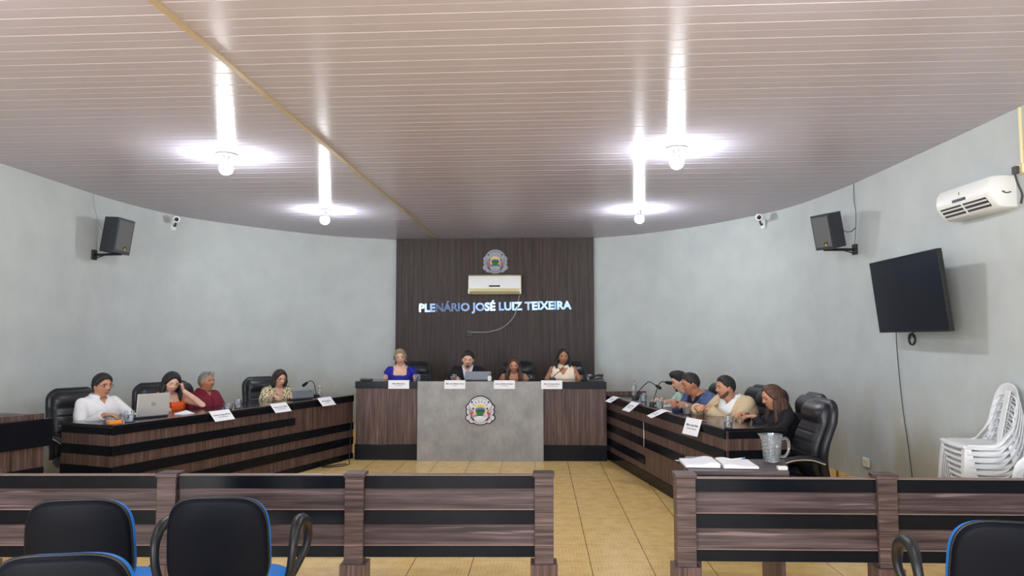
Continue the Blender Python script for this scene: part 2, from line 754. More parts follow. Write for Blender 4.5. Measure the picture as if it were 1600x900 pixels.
bm = B()
pts = [(*from_room(trim_u(vv), vv), CEIL - 0.002) for vv in (-5.2, 3.3, 8.0, 11.4)]
for a, b in zip(pts[:-1], pts[1:]):
    d = (Vector(b) - Vector(a)).normalized()
    q = frame(a, (d.y, -d.x, 0), d, (0, 0, 1))
    L = (Vector(b) - Vector(a)).length
    add_box(bm, -0.018, 0.018, 0, L, -0.008, 0.008, 0, q)
struct('trim_1', bm, M['cream_trim'])

# dark laminate panel on the apse wall
PA, PB = Vector((-1.87, 11.68, 0)), Vector((1.30, 11.458, 0))
pd = (PB - PA).normalized()
pn = Vector((pd.y, -pd.x, 0))          # towards the room
PANEL = frame(PA, pd, (0, 0, 1), pn)   # x along, y up, z out of the wall
PANEL_W = (PB - PA).length
bm = B()
add_box(bm, 0, PANEL_W, -0.035, 0.0, 0, CEIL - 0.002)
o = struct('wall_panel', bm, M['panel'])
o.matrix_world = frame(PA, pd, -pn, (0, 0, 1))


def on_panel(x, z, out=0.0):
    """point on the front face of the panel; front face lies 0.035 towards the room"""
    return PA + pd * x + pn * (0.035 + out) + Vector((0, 0, z))


bm = B()
add_box(bm, -1.95, 1.1, 10.02, 11.35, 0, 0.15)
o = struct('platform', bm, M['floor'])


# ------------------------------------------------------------------ desks
def desk(label, far, near, depth, side, H=0.82, group=None, near_short=0, s2_end=0.45, s4_from=0.0, s4_to=1.0, base_h=0.072):
    """long panelled desk; side = +1 when the seats are on the left of the direction far -> near"""
    far, near = Vector((*far, 0)), Vector((*near, 0))
    d = (near - far)
    L = d.length
    d.normalize()
    nrm = Vector((d.y, -d.x, 0)) * side     # away from the hall, towards the seats
    t = thing('council_desk', label, 'desk', far, math.atan2(d.y, d.x), group)
    s = 1.0 if (Matrix.Rotation(-math.atan2(d.y, d.x), 3, 'Z') @ nrm).y > 0 else -1.0

    def bx(bm, x0, x1, y0, y1, z0, z1, bev=0.0):
        add_box(bm, x0, x1, min(s * y0, s * y1), max(s * y0, s * y1), z0, z1, bev)
    bm = B()
    bx(bm, 0, L, 0.012, 0.035, 0, H - 0.022)
    obj('front_panel', bm, M['wood_v'], t)
    bm = B()
    bx(bm, 0.0, L, 0.0, depth, H - 0.022, H, 0.002)
    obj('worktop', bm, M['black_top'], t)
    bm = B()
    bx(bm, 0, L, -0.001, 0.003, H - 0.003, H + 0.001)
    obj('edge_strip', bm, M['edge'], t)
    bands = [(H - 0.085, H - 0.024, 0, L), (H - 0.262, H - 0.178, L * s2_end, L), (H - 0.447, H - 0.355, 0, L), (H - 0.635, H - 0.54, L * s4_from, L * s4_to), (0.0, base_h, 0, L)]
    for z0, z1, a, b in bands:
        bm = B()
        bx(bm, a, b, 0.0, 0.012, z0, z1, 0.0015)
        o = obj('black_band', bm, M['black'], t)
        o['label'] = 'black laminate stripe'
    # end panels with the same stripes
    for x0, x1, xo in ((L - 0.03, L - 0.004, L),):
        bm = B()
        bx(bm, x0, x1, 0.036, depth, 0, H - 0.022)
        e = obj('end_panel', bm, M['wood_v'], t)
        for z0, z1 in ((H - 0.085, H - 0.024), (H - 0.262, H - 0.178), (H - 0.447, H - 0.355), (H - 0.635, H - 0.54), (0.0, base_h)):
            bm = B()
            bx(bm, x1, xo, 0.004, depth, z0, z1, 0.001)
            b = obj('black_band', bm, M['black'], e)
            b['label'] = 'black laminate stripe'
    bm = B()
    bx(bm, 0.0, 0.022, 0.036, depth, 0, H - 0.022)
    obj('end_panel', bm, M['wood_v'], t)
    return t, far, d, nrm, L


LD = desk('long dark wood desk with black stripes along the left side, four people behind it', (-2.075, 9.575), (-3.385, 6.206), 0.62, 1, s2_end=0.33)
RD = desk('long dark wood desk with black stripes along the right side, ending at the water jug', (1.232, 9.50), (1.735, 5.973), 0.55, -1, s2_end=0.0, s4_to=0.42, base_h=0.115)
# light joint strip in the right desk and a raised wood end at its far end
bm = B()
jx = 0.42 * RD[4]
rs_ = 1.0 if (Matrix.Rotation(-math.atan2(RD[2].y, RD[2].x), 3, 'Z') @ RD[3]).y > 0 else -1.0
add_box(bm, jx - 0.006, jx + 0.006, min(-0.001 * rs_, 0.004 * rs_), max(-0.001 * rs_, 0.004 * rs_), 0.38, 0.64)
o = obj('joint_strip', bm, M['white_pl'], RD[0])
o['label'] = 'pale joint strip'
bm = B()
add_box(bm, -0.03, -0.004, min(0, rs_ * 0.54), max(0, rs_ * 0.54), 0, 0.87, 0.002)
obj('raised_end_panel', bm, M['wood_v'], RD[0])


def along(D, a, b, z=0.82):
    """point on a desk: a metres from the near end, b metres behind the front edge"""
    far, d, n, L = D[1], D[2], D[3], D[4]
    return far + d * (L - a) + n * b + Vector((0, 0, z))


# table of the presiding board
MA, MB = Vector((-2.03, 9.43, 0)), Vector((1.21, 9.32, 0))
md = (MB - MA).normalized()
mrot = math.atan2(md.y, md.x)
mesa = thing('head_table', 'wide dark wood head table with grey concrete-look centre panel and crest', 'desk', MA, mrot)
ML = (MB - MA).length
MZ = 1.005
C0, C1 = 0.815, 2.435
for x0, x1 in ((0.0, C0), (C1, ML)):
    bm = B()
    add_box(bm, x0 + (0.02 if x0 == 0 else 0.0), x1 - 0.02 if x1 == ML else x1, 0.03, 0.055, 0.0, MZ - 0.09)
    obj('front_panel', bm, M['wood_v'], mesa)
    bm = B()
    add_box(bm, x0, x1, 0.0, 0.055, MZ - 0.09, MZ, 0.002)
    o = obj('black_band', bm, M['black'], mesa)
    o['label'] = 'black laminate top band'
    bm = B()
    add_box(bm, x0, x1, 0.012, 0.03, 0.0, 0.2, 0.002)
    o = obj('black_plinth', bm, M['black'], mesa)
    o['label'] = 'black laminate plinth'
bm = B()
add_box(bm, C0 + 0.001, C1 - 0.001, -0.03, 0.0, 0.0, MZ + 0.003, 0.002)
o = obj('centre_panel', bm, M['concrete'], mesa)
o['label'] = 'grey concrete-look panel'
bm = B()
add_box(bm, 0.0, ML, 0.0551, 0.62, MZ - 0.02, MZ - 0.001)
obj('worktop', bm, M['black_top'], mesa)
for x in (0.0, ML - 0.025):
    bm = B()
    add_box(bm, x, x + 0.025, 0.056, 0.6, 0.0, MZ - 0.02)
    obj('end_panel', bm, M['wood_v'], mesa)


def on_mesa(x, b, z=MZ):
    return MA + md * x + Vector((-md.y, md.x, 0)) * b + Vector((0, 0, z))


# cut-off counter at the left edge
BD = Vector((0.373, 0.928, 0)).normalized()
bend = Vector((-3.70, 5.75, 0))
bench = thing('counter', 'dark wood counter with wide black band, cut by the left edge of the frame', 'counter', bend, math.atan2(BD.y, BD.x))
# local x runs along the counter (negative = nearer), local -y is the hall side
bm = B()
poly = [(0.02, 0.0), (0.045, 0.97), (0.07, 0.97), (0.07, 0.0)]
loft(bm, [[Vector((-1.5, -0.0 + p[0] - 0.07, p[1])) for p in poly], [Vector((0.0, p[0] - 0.07, p[1])) for p in poly]])
obj('front_panel', bm, M['wood_v'], bench)
bm = B()
add_box(bm, -1.5, 0.035, -0.085, -0.03, 0.72, 0.93, 0.003)
o = obj('black_band', bm, M['black'], bench)
o['label'] = 'wide black laminate band'
bm = B()
add_box(bm, -1.5, -0.01, -0.062, -0.045, 0.40, 0.56, 0.002)
o = obj('black_band', bm, M['black'], bench)
o['label'] = 'lower black laminate band'
bm = B()
add_box(bm, -1.5, 0.0, 0.0, 0.45, 0.93, 0.955, 0.002)
obj('worktop', bm, M['wood_h'], bench)
bm = B()
add_box(bm, -0.03, 0.0, 0.001, 0.43, 0.0, 0.93)
obj('end_panel', bm, M['wood_v'], bench)


# ------------------------------------------------------------------ railing in front
def railing(label, origin, rot, posts, ztop, rail_z):
    t = thing('railing', label, 'railing', origin, rot)
    for x in posts:
        bm = B()
        add_box(bm, x - 0.056, x + 0.056, 0.0, 0.10, 0.2, ztop - 0.001, 0.002)
        p = obj('post', bm, M['wood_post'], t)
        bm = B()
        add_box(bm, x - 0.063, x + 0.063, -0.007, 0.107, ztop - 0.001, ztop + 0.024, 0.002)
        obj('post_cap', bm, M['wood_post'], p)
        bm = B()
        add_box(bm, x - 0.078, x + 0.078, -0.022, 0.122, 0.0, 0.23, 0.003)
        obj('post_plinth', bm, M['wood_v'], p)
        for zj in (0.30, 0.49):
            bm = B()
            add_box(bm, x - 0.0565, x + 0.0565, -0.0008, 0.05, zj * ztop / 0.766 + 0.05, zj * ztop / 0.766 + 0.0525)
            obj('joint_line', bm, M['edge'], p)
    segs = list(zip(posts[:-1], posts[1:]))
    for a, b in segs:
        x0, x1 = min(a, b) + 0.056, max(a, b) - 0.056
        zt = rail_z
        bm = B()
        add_box(bm, x0, x1, 0.035, 0.06, zt - 0.478, zt - 0.002)
        p = obj('rail_panel', bm, M['wood_h'], t)
        bm = B()
        add_box(bm, x0, x1, 0.022, 0.07, zt - 0.002, zt + 0.003)
        obj('top_edge', bm, M['edge'], p)
        for q0, q1 in ((0.0, 0.078), (0.204, 0.288), (0.412, 0.474)):
            bm = B()
            add_box(bm, x0, x1, 0.024, 0.035, zt - q1 - (0.004 if q1 > 0.4 else 0), zt - q0 - 0.002, 0.0015)
            o = obj('black_band', bm, M['black'], p)
            o['label'] = 'black laminate stripe'
        for q in (0.204, 0.412):
            bm = B()
            add_box(bm, x0, x1, 0.026, 0.035, zt - q, zt - q + 0.006)
            obj('edge_line', bm, M['edge'], p)
    return t


railing('dark wood and black striped railing left of the gap in the middle', (0, 4.36, 0), 0.0, [-4.34, -3.16, -2.05, -0.935, 0.19], 0.732, 0.740)
railing('dark wood and black striped railing right of the gap, in front of the small table', (1.02, 4.31, 0), R(-1.6), [0.0, 1.165, 2.31], 0.738, 0.732)

# small table behind the right railing
tb = thing('side_table', 'small dark wood table behind the right railing carrying papers and a water jug', 'table', (1.08, 4.47, 0), R(-2))
bm = B()
vs = [Vector((0.0, 0.0, 0)), Vector((0.60, -0.0, 0)), Vector((0.72, 0.45, 0)), Vector((0.03, 0.45, 0))]
loft(bm, [[p + Vector((0, 0, 0.722)) for p in vs], [p + Vector((0, 0, 0.75)) for p in vs]])
obj('tabletop', bm, M['wood_h'], tb)
bm = B()
add_box(bm, 0.045, 0.07, 0.03, 0.42, 0.0, 0.722)
obj('side_panel', bm, M['wood_v'], tb)
bm = B()
add_box(bm, 0.55, 0.575, 0.03, 0.42, 0.0, 0.722)
obj('side_panel', bm, M['wood_v'], tb)
bm = B()
add_box(bm, 0.07, 0.55, 0.39, 0.41, 0.35, 0.722)
obj('back_panel', bm, M['wood_v'], tb)


# ------------------------------------------------------------------ executive chairs
def make_exec_chair():
    t = thing('office_chair', 'x', 'chair')
    # base: star of five legs with castors, column
    bm = B()
    add_lathe(bm, [(0.045, 0.07), (0.05, 0.1), (0.035, 0.125)], seg=14)
    for k in range(5):
        a = 2 * PI * k / 5 + 0.3
        d = Vector((math.cos(a), math.sin(a), 0))
        add_tube(bm, [d * 0.03 + Vector((0, 0, 0.105)), d * 0.17 + Vector((0, 0, 0.095)), d * 0.30 + Vector((0, 0, 0.072))], [0.026, 0.022, 0.014], 8)
    base = obj('star_base', bm, M['blk_plastic'], t, True)
    for k in range(5):
        a = 2 * PI * k / 5 + 0.3
        d = Vector((math.cos(a), math.sin(a), 0))
        bm = B()
        s = Vector((-d.y, d.x, 0))
        for q in (-1, 1):
            c = d * 0.295 + s * 0.014 * q + Vector((0, 0, 0.0285))
            Mx = frame(c, d, (0, 0, 1), s)
            add_lathe(bm, [(0.02, -0.009), (0.028, -0.006), (0.028, 0.006), (0.02, 0.009)], seg=12, M=Mx)
        add_tube(bm, [d * 0.295 + Vector((0, 0, 0.03)), d * 0.295 + Vector((0, 0, 0.075))], 0.008, 6)
        obj('castor', bm, M['blk_plastic'], base, True)
    bm = B()
    add_lathe(bm, [(0.028, 0.12), (0.028, 0.27), (0.018, 0.275), (0.018, 0.335)], seg=14)
    obj('gas_column', bm, M['dk_grey'], t, True)
    bm = B()
    add_box(bm, -0.1, 0.1, -0.12, 0.12, 0.32, 0.35, 0.01)
    obj('seat_plate', bm, M['dk_grey'], t)
    # seat cushion
    bm = B()
    rings = []
    for z, w, dd in ((0.345, 0.20, 0.20), (0.352, 0.235, 0.235), (0.39, 0.255, 0.255), (0.425, 0.25, 0.25), (0.445, 0.215, 0.215), (0.448, 0.1, 0.1)):
        rings.append(ring_xy((0, 0.03, z), w, dd, 36, 4.5))
    loft(bm, rings)
    obj('seat_cushion', bm, M['leather'], t, True, ang=60)

    # backrest: shell behind, cushion in front with stitched rolls
    def spine(u):
        z = 0.40 + u * 0.675
        y = -0.235 + 0.055 * math.sin(PI * min(1, u * 1.35)) - 0.09 * max(0, u - 0.35) ** 1.2
        return y, z

    def width(u):
        w = 0.215 + 0.05 * smst(0.0, 0.45, u) - 0.02 * smst(0.55, 0.8, u)
        if u > 0.80:
            q = (u - 0.80) / 0.20
            w *= math.sqrt(max(0.0, 1 - 0.62 * q ** 2.6))
        return w
    for nm, y0, th, ntuft in (('back_shell', -0.035, 0.05, 0), ('back_cushion', 0.02, 0.05, 6)):
        bm = B()
        rings = []
        N = 60
        for i in range(N + 1):
            u = i / N
            y, z = spine(u)
            w = width(u) * (1.0 if not ntuft else 0.90)
            if ntuft:
                u = 0.06 + 0.9 * u
                y, z = spine(u)
                w = width(u) * 0.90
            endf = math.sqrt(max(0.02, 1 - (abs(i / N - 0.5) * 2) ** 10))
            t_ = th * endf
            if ntuft:
                if i / N < 0.74:
                    ph = (i / N) / 0.74 * ntuft
                    t_ *= 0.82 + 0.18 * min(1.0, abs(math.sin(PI * ph)) * 3.0)
                else:
                    t_ *= 1.0 + 0.5 * math.sin(PI * min(1, (i / N - 0.74) / 0.26))
            rings.append(ring_xy((0, y + y0, z), w, t_, 28, 3.2))
        loft(bm, rings)
        o = obj(nm, bm, M['leather'], t, True, ang=70)
    # arms
    for s in (-1, 1):
        bm = B()
        pts = spline([(s * 0.27, -0.20, 0.60), (s * 0.30, -0.10, 0.635), (s * 0.305, 0.06, 0.63), (s * 0.30, 0.2, 0.58), (s * 0.285, 0.235, 0.52)], 6)
        n = len(pts)
        add_tube(bm, pts, [0.022 + 0.012 * math.sin(PI * i / (n - 1)) for i in range(n)], 10, 0.75)
        arm = obj('armrest', bm, M['leather'], t, True)
        bm = B()
        add_tube(bm, spline([(s * 0.285, 0.23, 0.53), (s * 0.29, 0.245, 0.46), (s * 0.272, 0.2, 0.39), (s * 0.20, 0.14, 0.345)], 6), 0.014, 10)
        o = obj('arm_bracket', bm, M['chrome'], arm, True)
        o['label'] = 'chrome bracket'
        bm = B()
        add_tube(bm, spline([(s * 0.325, -0.19, 0.60), (s * 0.332, -0.08, 0.633), (s * 0.335, 0.06, 0.627), (s * 0.322, 0.19, 0.575)], 6), 0.006, 8)
        o = obj('arm_trim', bm, M['chrome'], arm, True)
        o['label'] = 'chrome trim line'
    return t


EX = make_exec_chair()
EX_USED = [False]
EX_LIST = []


def place_exec(x, y, face, label, z=0.0):
    """face = world angle the sitter looks to"""
    EX_LIST.append((x, y, face, label, z))


# ------------------------------------------------------------------ blue audience chairs
def make_audience_chair(arms):
    t = thing('audience_chair', 'x', 'chair')

    def outline(s, u):
        return s
    # backrest, slightly reclined; facing +Y; shell towards -Y
    W, Hh, zc = 0.232, 0.225, 0.632
    tilt = Matrix.Translation((0, -0.20, zc)) @ Matrix.Rotation(R(8), 4, 'X')

    def back(yc, prof):
        bm = B()
        rings = []
        for dy, k in prof:
            ring = []
            for i in range(48):
                a = 2 * PI * i / 48
                cx, cz = sg(math.cos(a), 2 / 3.7), sg(math.sin(a), 2 / 3.7)
                wz = W * (0.965 + 0.035 * (-cz)) 
                x = cx * wz * k
                z = cz * Hh * (1 - (1 - k) * W / Hh)
                bow = -0.035 * (1 - (cx * k) ** 2) + 0.02 * cz * 0
                ring.append(tilt @ Vector((x, yc + dy + bow, z)))
            rings.append(ring)
        loft(bm, rings)
        return bm
    o = obj('back_shell', back(-0.0, [(-0.022, 0.55), (-0.021, 0.90), (-0.017, 0.955), (-0.006, 0.985), (0.004, 0.985)]), M['chair_back'], t, True, ang=50)
    obj('piping', back(0.004, [(0.0, 0.99), (0.003, 1.005), (0.009, 1.005), (0.012, 0.99)]), M['blk_plastic'], o, True, ang=60)
    o = obj('back_cushion', back(0.016, [(0.0, 0.985), (0.01, 0.99), (0.045, 0.98), (0.06, 0.94), (0.07, 0.7)]), M['blue'], t, True, ang=50)
    o['label'] = 'bright blue cushion'
    o.location = (0, 0.002, -0.013)
    bm = B()
    rings = []
    for z, k in ((0.365, 0.93), (0.37, 0.98), (0.39, 1.0), (0.405, 0.98), (0.418, 0.9), (0.422, 0.5)):
        rings.append(ring_xy((0, 0.03, z), 0.245 * k, 0.215 * k, 40, 4.0))
    loft(bm, rings)
    o = obj('seat_cushion', bm, M['blue'], t, True, ang=50)
    o['label'] = 'bright blue cushion'
    bm = B()
    loft(bm, [ring_xy((0, 0.03, z), 0.235 * k, 0.205 * k, 40, 4.0) for z, k in ((0.345, 0.9), (0.348, 0.97), (0.364, 0.99))])
    obj('seat_shell', bm, M['blk_plastic'], t, True, ang=50)
    bm = B()
    add_tube(bm, spline([(0, 0.0, 0.34), (0, -0.17, 0.345), (0, -0.24, 0.38), (0, -0.25, 0.50)], 6), 0.03, 10, 0.4)
    obj('back_bar', bm, M['blk_plastic'], t, True)
    # sled legs
    for s in (-1, 1):
        bm = B()
        add_tube(bm, spline([(s * 0.19, 0.17, 0.345), (s * 0.215, 0.21, 0.29), (s * 0.225, 0.23, 0.012)], 5), 0.0125, 10)
        obj('leg', bm, M['blk_plastic'], t, True)
        bm = B()
        add_tube(bm, spline([(s * 0.19, -0.10, 0.345), (s * 0.215, -0.14, 0.29), (s * 0.225, -0.20, 0.012)], 5), 0.0125, 10)
        obj('leg', bm, M['blk_plastic'], t, True)
    if arms:
        for s in (-1, 1):
            bm = B()
            pts = spline([(s * 0.24, -0.03, 0.355), (s * 0.295, -0.10, 0.46), (s * 0.312, -0.105, 0.60), (s * 0.312, -0.03, 0.675), (s * 0.312, 0.10, 0.665), (s * 0.312, 0.20, 0.60), (s * 0.305, 0.21, 0.50), (s * 0.24, 0.13, 0.355)], 7)
            n = len(pts)
            add_tube(bm, pts, [0.019 + 0.008 * smst(0.2, 0.5, i / n) * (1 - smst(0.6, 0.9, i / n)) for i in range(n)], 12, 1.0)
            obj('armrest', bm, M['blk_plastic'], t, True)
    return t


A1 = make_audience_chair(True)
A1.location = (-1.335, 3.52, 0)
A1.rotation_euler.z = R(4)
A1['label'] = 'blue and black audience chair with armrests behind the left railing, nearest the gap'
dup(A1, (2.00, 3.08, 0), R(-14), 'blue and black audience chair with armrest at the lower right corner')
A2 = make_audience_chair(False)
A2.location = (-1.945, 3.47, 0)
A2.rotation_euler.z = R(8)
A2['label'] = 'armless blue and black audience chair by the left railing post, behind a nearer one'
dup(A2, (-1.52, 2.66, 0), R(9), 'nearest blue and black audience chair, cut by the lower left corner')


# ------------------------------------------------------------------ white plastic chairs
def make_plastic_chair():
    """one moulded garden chair, facing +Y, built as one thing of a few moulded areas"""
    t = thing('plastic_chair', 'x', 'chair')
    sw, sd, sz = 0.20, 0.20, 0.44
    bm = B()
    rings = []
    for z, k in ((sz - 0.012, 0.985), (sz, 1.0), (sz + 0.006, 0.97), (sz + 0.002, 0.80), (sz - 0.002, 0.4)):
        ring = []
        for p in ring_xy((0, 0, z), sw * k, sd * k, 40, 5.0):
            p.x *= 1.0 + 0.10 * (p.y / sd)
            if p.y > sd * 0.8:
                p.z -= 0.012 * k
            ring.append(p)
        rings.append(ring)
    loft(bm, rings)
    obj('seat', bm, M['white_pl2'], t, True, ang=50)
    # apron with a rolled edge
    bm = B()
    for s in (-1, 1):
        pts = spline([(s * 0.215, 0.19, sz - 0.01), (s * 0.207, 0.08, sz - 0.022), (s * 0.19, -0.06, sz - 0.02), (s * 0.185, -0.17, sz + 0.01)], 6)
        add_tube(bm, pts, 0.014, 8, 0.9)
    add_tube(bm, spline([(-0.215, 0.195, sz - 0.012), (-0.1, 0.21, sz - 0.018), (0.1, 0.21, sz - 0.018), (0.215, 0.195, sz - 0.012)], 6), 0.013, 8)
    obj('seat_rim', bm, M['white_pl2'], t, True)
    # legs: front ones are wide folded corners, rear ones sweep back
    for s in (-1, 1):
        bm = B()
        rings = []
        for z, x, y, w in ((sz - 0.004, 0.196, 0.178, 0.042), (0.30, 0.212, 0.196, 0.036), (0.12, 0.224, 0.212, 0.030), (0.0, 0.232, 0.222, 0.026)):
            a = [(s * (x + 0.016), y + 0.016), (s * (x + 0.016), y - w), (s * (x + 0.008), y - w), (s * (x + 0.006), y + 0.006), (s * (x - w), y + 0.008), (s * (x - w), y + 0.016)]
            rings.append([Vector((p[0], p[1], z)) for p in a])
        loft(bm, rings)
        obj('leg', bm, M['white_pl2'], t)
        bm = B()
        rings = []
        for z, x, y, w in ((sz + 0.01, 0.178, -0.185, 0.036), (0.30, 0.192, -0.215, 0.034), (0.12, 0.205, -0.255, 0.030), (0.0, 0.212, -0.285, 0.026)):
            a = [(s * (x + 0.014), y - 0.014), (s * (x + 0.014), y + w), (s * (x + 0.006), y + w), (s * (x + 0.004), y - 0.004), (s * (x - w), y - 0.006), (s * (x - w), y - 0.014)]
            rings.append([Vector((p[0], p[1], z)) for p in a])
        loft(bm, rings)
        obj('leg', bm, M['white_pl2'], t)

    # back: a hoop that sweeps up from the sides of the seat, a ribbed centre panel and arched slats
    def yb(z):
        return -0.175 - 0.105 * max(0.0, (z - sz) / 0.43) ** 1.1
    half = [(0.196, 0.03, sz - 0.014), (0.197, -0.06, sz - 0.002), (0.198, -0.125, sz + 0.05), (0.196, yb(sz + 0.14) + 0.01, sz + 0.14), (0.186, yb(sz + 0.25), sz + 0.25), (0.158, yb(sz + 0.35), sz + 0.35), (0.10, yb(sz + 0.41), sz + 0.41), (0.0, yb(sz + 0.43), sz + 0.43)]
    pts = spline(half + [(-x, y, z) for x, y, z in reversed(half[:-1])], 6)
    n = len(pts)
    bm = B()
    rings = []
    for i, p in enumerate(pts):
        tt = (pts[min(n - 1, i + 1)] - pts[max(0, i - 1)]).normalized()
        inn = (Vector((0, p.y, sz + 0.16)) - p)
        inn = (inn - tt * inn.dot(tt)).normalized()
        up = tt.cross(inn)
        w = 0.026 + 0.018 * math.sin(PI * i / (n - 1)) ** 2
        rings.append([p + inn * a * w + up * q * 0.0085 for a, q in ((-0.5, 0.4), (-0.1, 1.0), (0.6, 0.8), (1.0, 0.1), (0.9, -0.3), (0.1, -0.1), (-0.35, -0.9), (-0.6, -0.5))])
    loft(bm, rings)
    obj('back_frame', bm, M['white_pl2'], t, True, ang=60)
    bm = B()
    rings = []
    for i in range(9):
        z = sz - 0.004 + 0.40 * i / 8
        y = yb(z)
        rings.append([Vector((x, y + q, z)) for x, q in ((-0.045, 0.0), (-0.03, 0.006), (-0.016, 0.002), (0.0, 0.006), (0.016, 0.002), (0.03, 0.006), (0.045, 0.0), (0.04, -0.004), (-0.04, -0.004))])
    loft(bm, rings)
    obj('centre_panel', bm, M['white_pl2'], t, True, ang=30)
    for s in (-1, 1):
        for k in range(5):
            z0 = sz + 0.02 + 0.062 * k
            arcp = spline([(s * 0.182, yb(z0), z0), (s * 0.165, yb(z0 + 0.05) - 0.002, z0 + 0.05), (s * 0.115, yb(z0 + 0.085) - 0.003, z0 + 0.085), (s * 0.04, yb(z0 + 0.10), z0 + 0.10)], 5)
            bm = B()
            add_tube(bm, arcp, 0.011, 8, 0.5)
            obj('back_slat', bm, M['white_pl2'], t, True)
    return t


PC = make_plastic_chair()
pf = math.atan2(0.18, -0.98)          # looking left
prot = pf - PI / 2
NST = 11
for k in range(NST):
    back = 0.008 * (NST - 1 - k)
    loc = (3.275 - math.cos(pf) * back, 5.16 - math.sin(pf) * back, 0.042 * k)
    names = {0: 'lowest', 1: 'second lowest', 2: 'third lowest', 3: 'fourth from the bottom', 4: 'fifth from the bottom', 5: 'exactly in the middle', 6: 'fifth from the top', 7: 'fourth from the top', 8: 'third from the top', 9: 'second from the top', 10: 'topmost'}
    lab = 'white plastic chair, %s of the stack against the right wall' % names[k]
    if k == 0:
        PC.location = loc
        PC.rotation_euler.z = prot
        PC['label'] = lab
        PC.scale = (0.92, 0.80, 0.92)
        PC['group'] = 'stacked white plastic chairs'
    else:
        dup(PC, loc, prot, lab, 'stacked white plastic chairs')
dup(PC, (3.29, 4.47, 0), R(242) - PI / 2, 'single white plastic chair right of the stack, cut by the right edge', 'white plastic chairs standing apart')


# ------------------------------------------------------------------ things on walls and ceiling
def ceiling_lamp(x, y, label):
    t = thing('ceiling_lamp', label, 'lamp', (x, y, CEIL), 0, 'bare ceiling bulbs')
    bm = B()
    add_lathe(bm, [(0.088, 0.004), (0.092, -0.004), (0.088, -0.012), (0.07, -0.016), (0.04, -0.02)], seg=32)
    obj('ceiling_rose', bm, M['white_pl'], t, True)
    bm = B()
    pts = [(0.0905 * math.cos(2 * PI * k / 32), 0.0905 * math.sin(2 * PI * k / 32), -0.006) for k in range(33)]
    add_tube(bm, pts, 0.006, 6, cap=False)
    o = obj('rim', bm, M['grey_pl'], t, True)
    bm = B()
    add_lathe(bm, [(0.026, -0.018), (0.028, -0.045), (0.023, -0.05), (0.023, -0.066)], seg=20)
    obj('socket', bm, M['white_pl'], t, True)
    bm = B()
    add_lathe(bm, [(0.022, -0.064), (0.03, -0.078), (0.052, -0.098)], seg=24)
    obj('bulb_base', bm, M['white_pl'], t, True)
    bm = B()
    add_lathe(bm, [(0.052, -0.0982), (0.0575, -0.122), (0.056, -0.145), (0.042, -0.168), (0.018, -0.181), (0.002, -0.183)], seg=24)
    o = obj('bulb', bm, M['bulb'], t, True)
    o['label'] = 'lit bulb dome'
    return t


ceiling_lamp(-2.506, 6.251, 'lit bare bulb on the ceiling, nearer one on the left')
ceiling_lamp(1.396, 6.038, 'lit bare bulb on the ceiling, nearer one on the right')
ceiling_lamp(-2.348, 8.993, 'lit bare bulb on the ceiling, farther one on the left')
ceiling_lamp(1.584, 8.904, 'lit bare bulb on the ceiling, farther one on the right')
for x, y, q in ((-2.74, 2.55, 'left'), (1.18, 2.55, 'right')):
    ceiling_lamp(x, y, 'lit bare bulb on the ceiling above the audience chairs, %s one' % q)


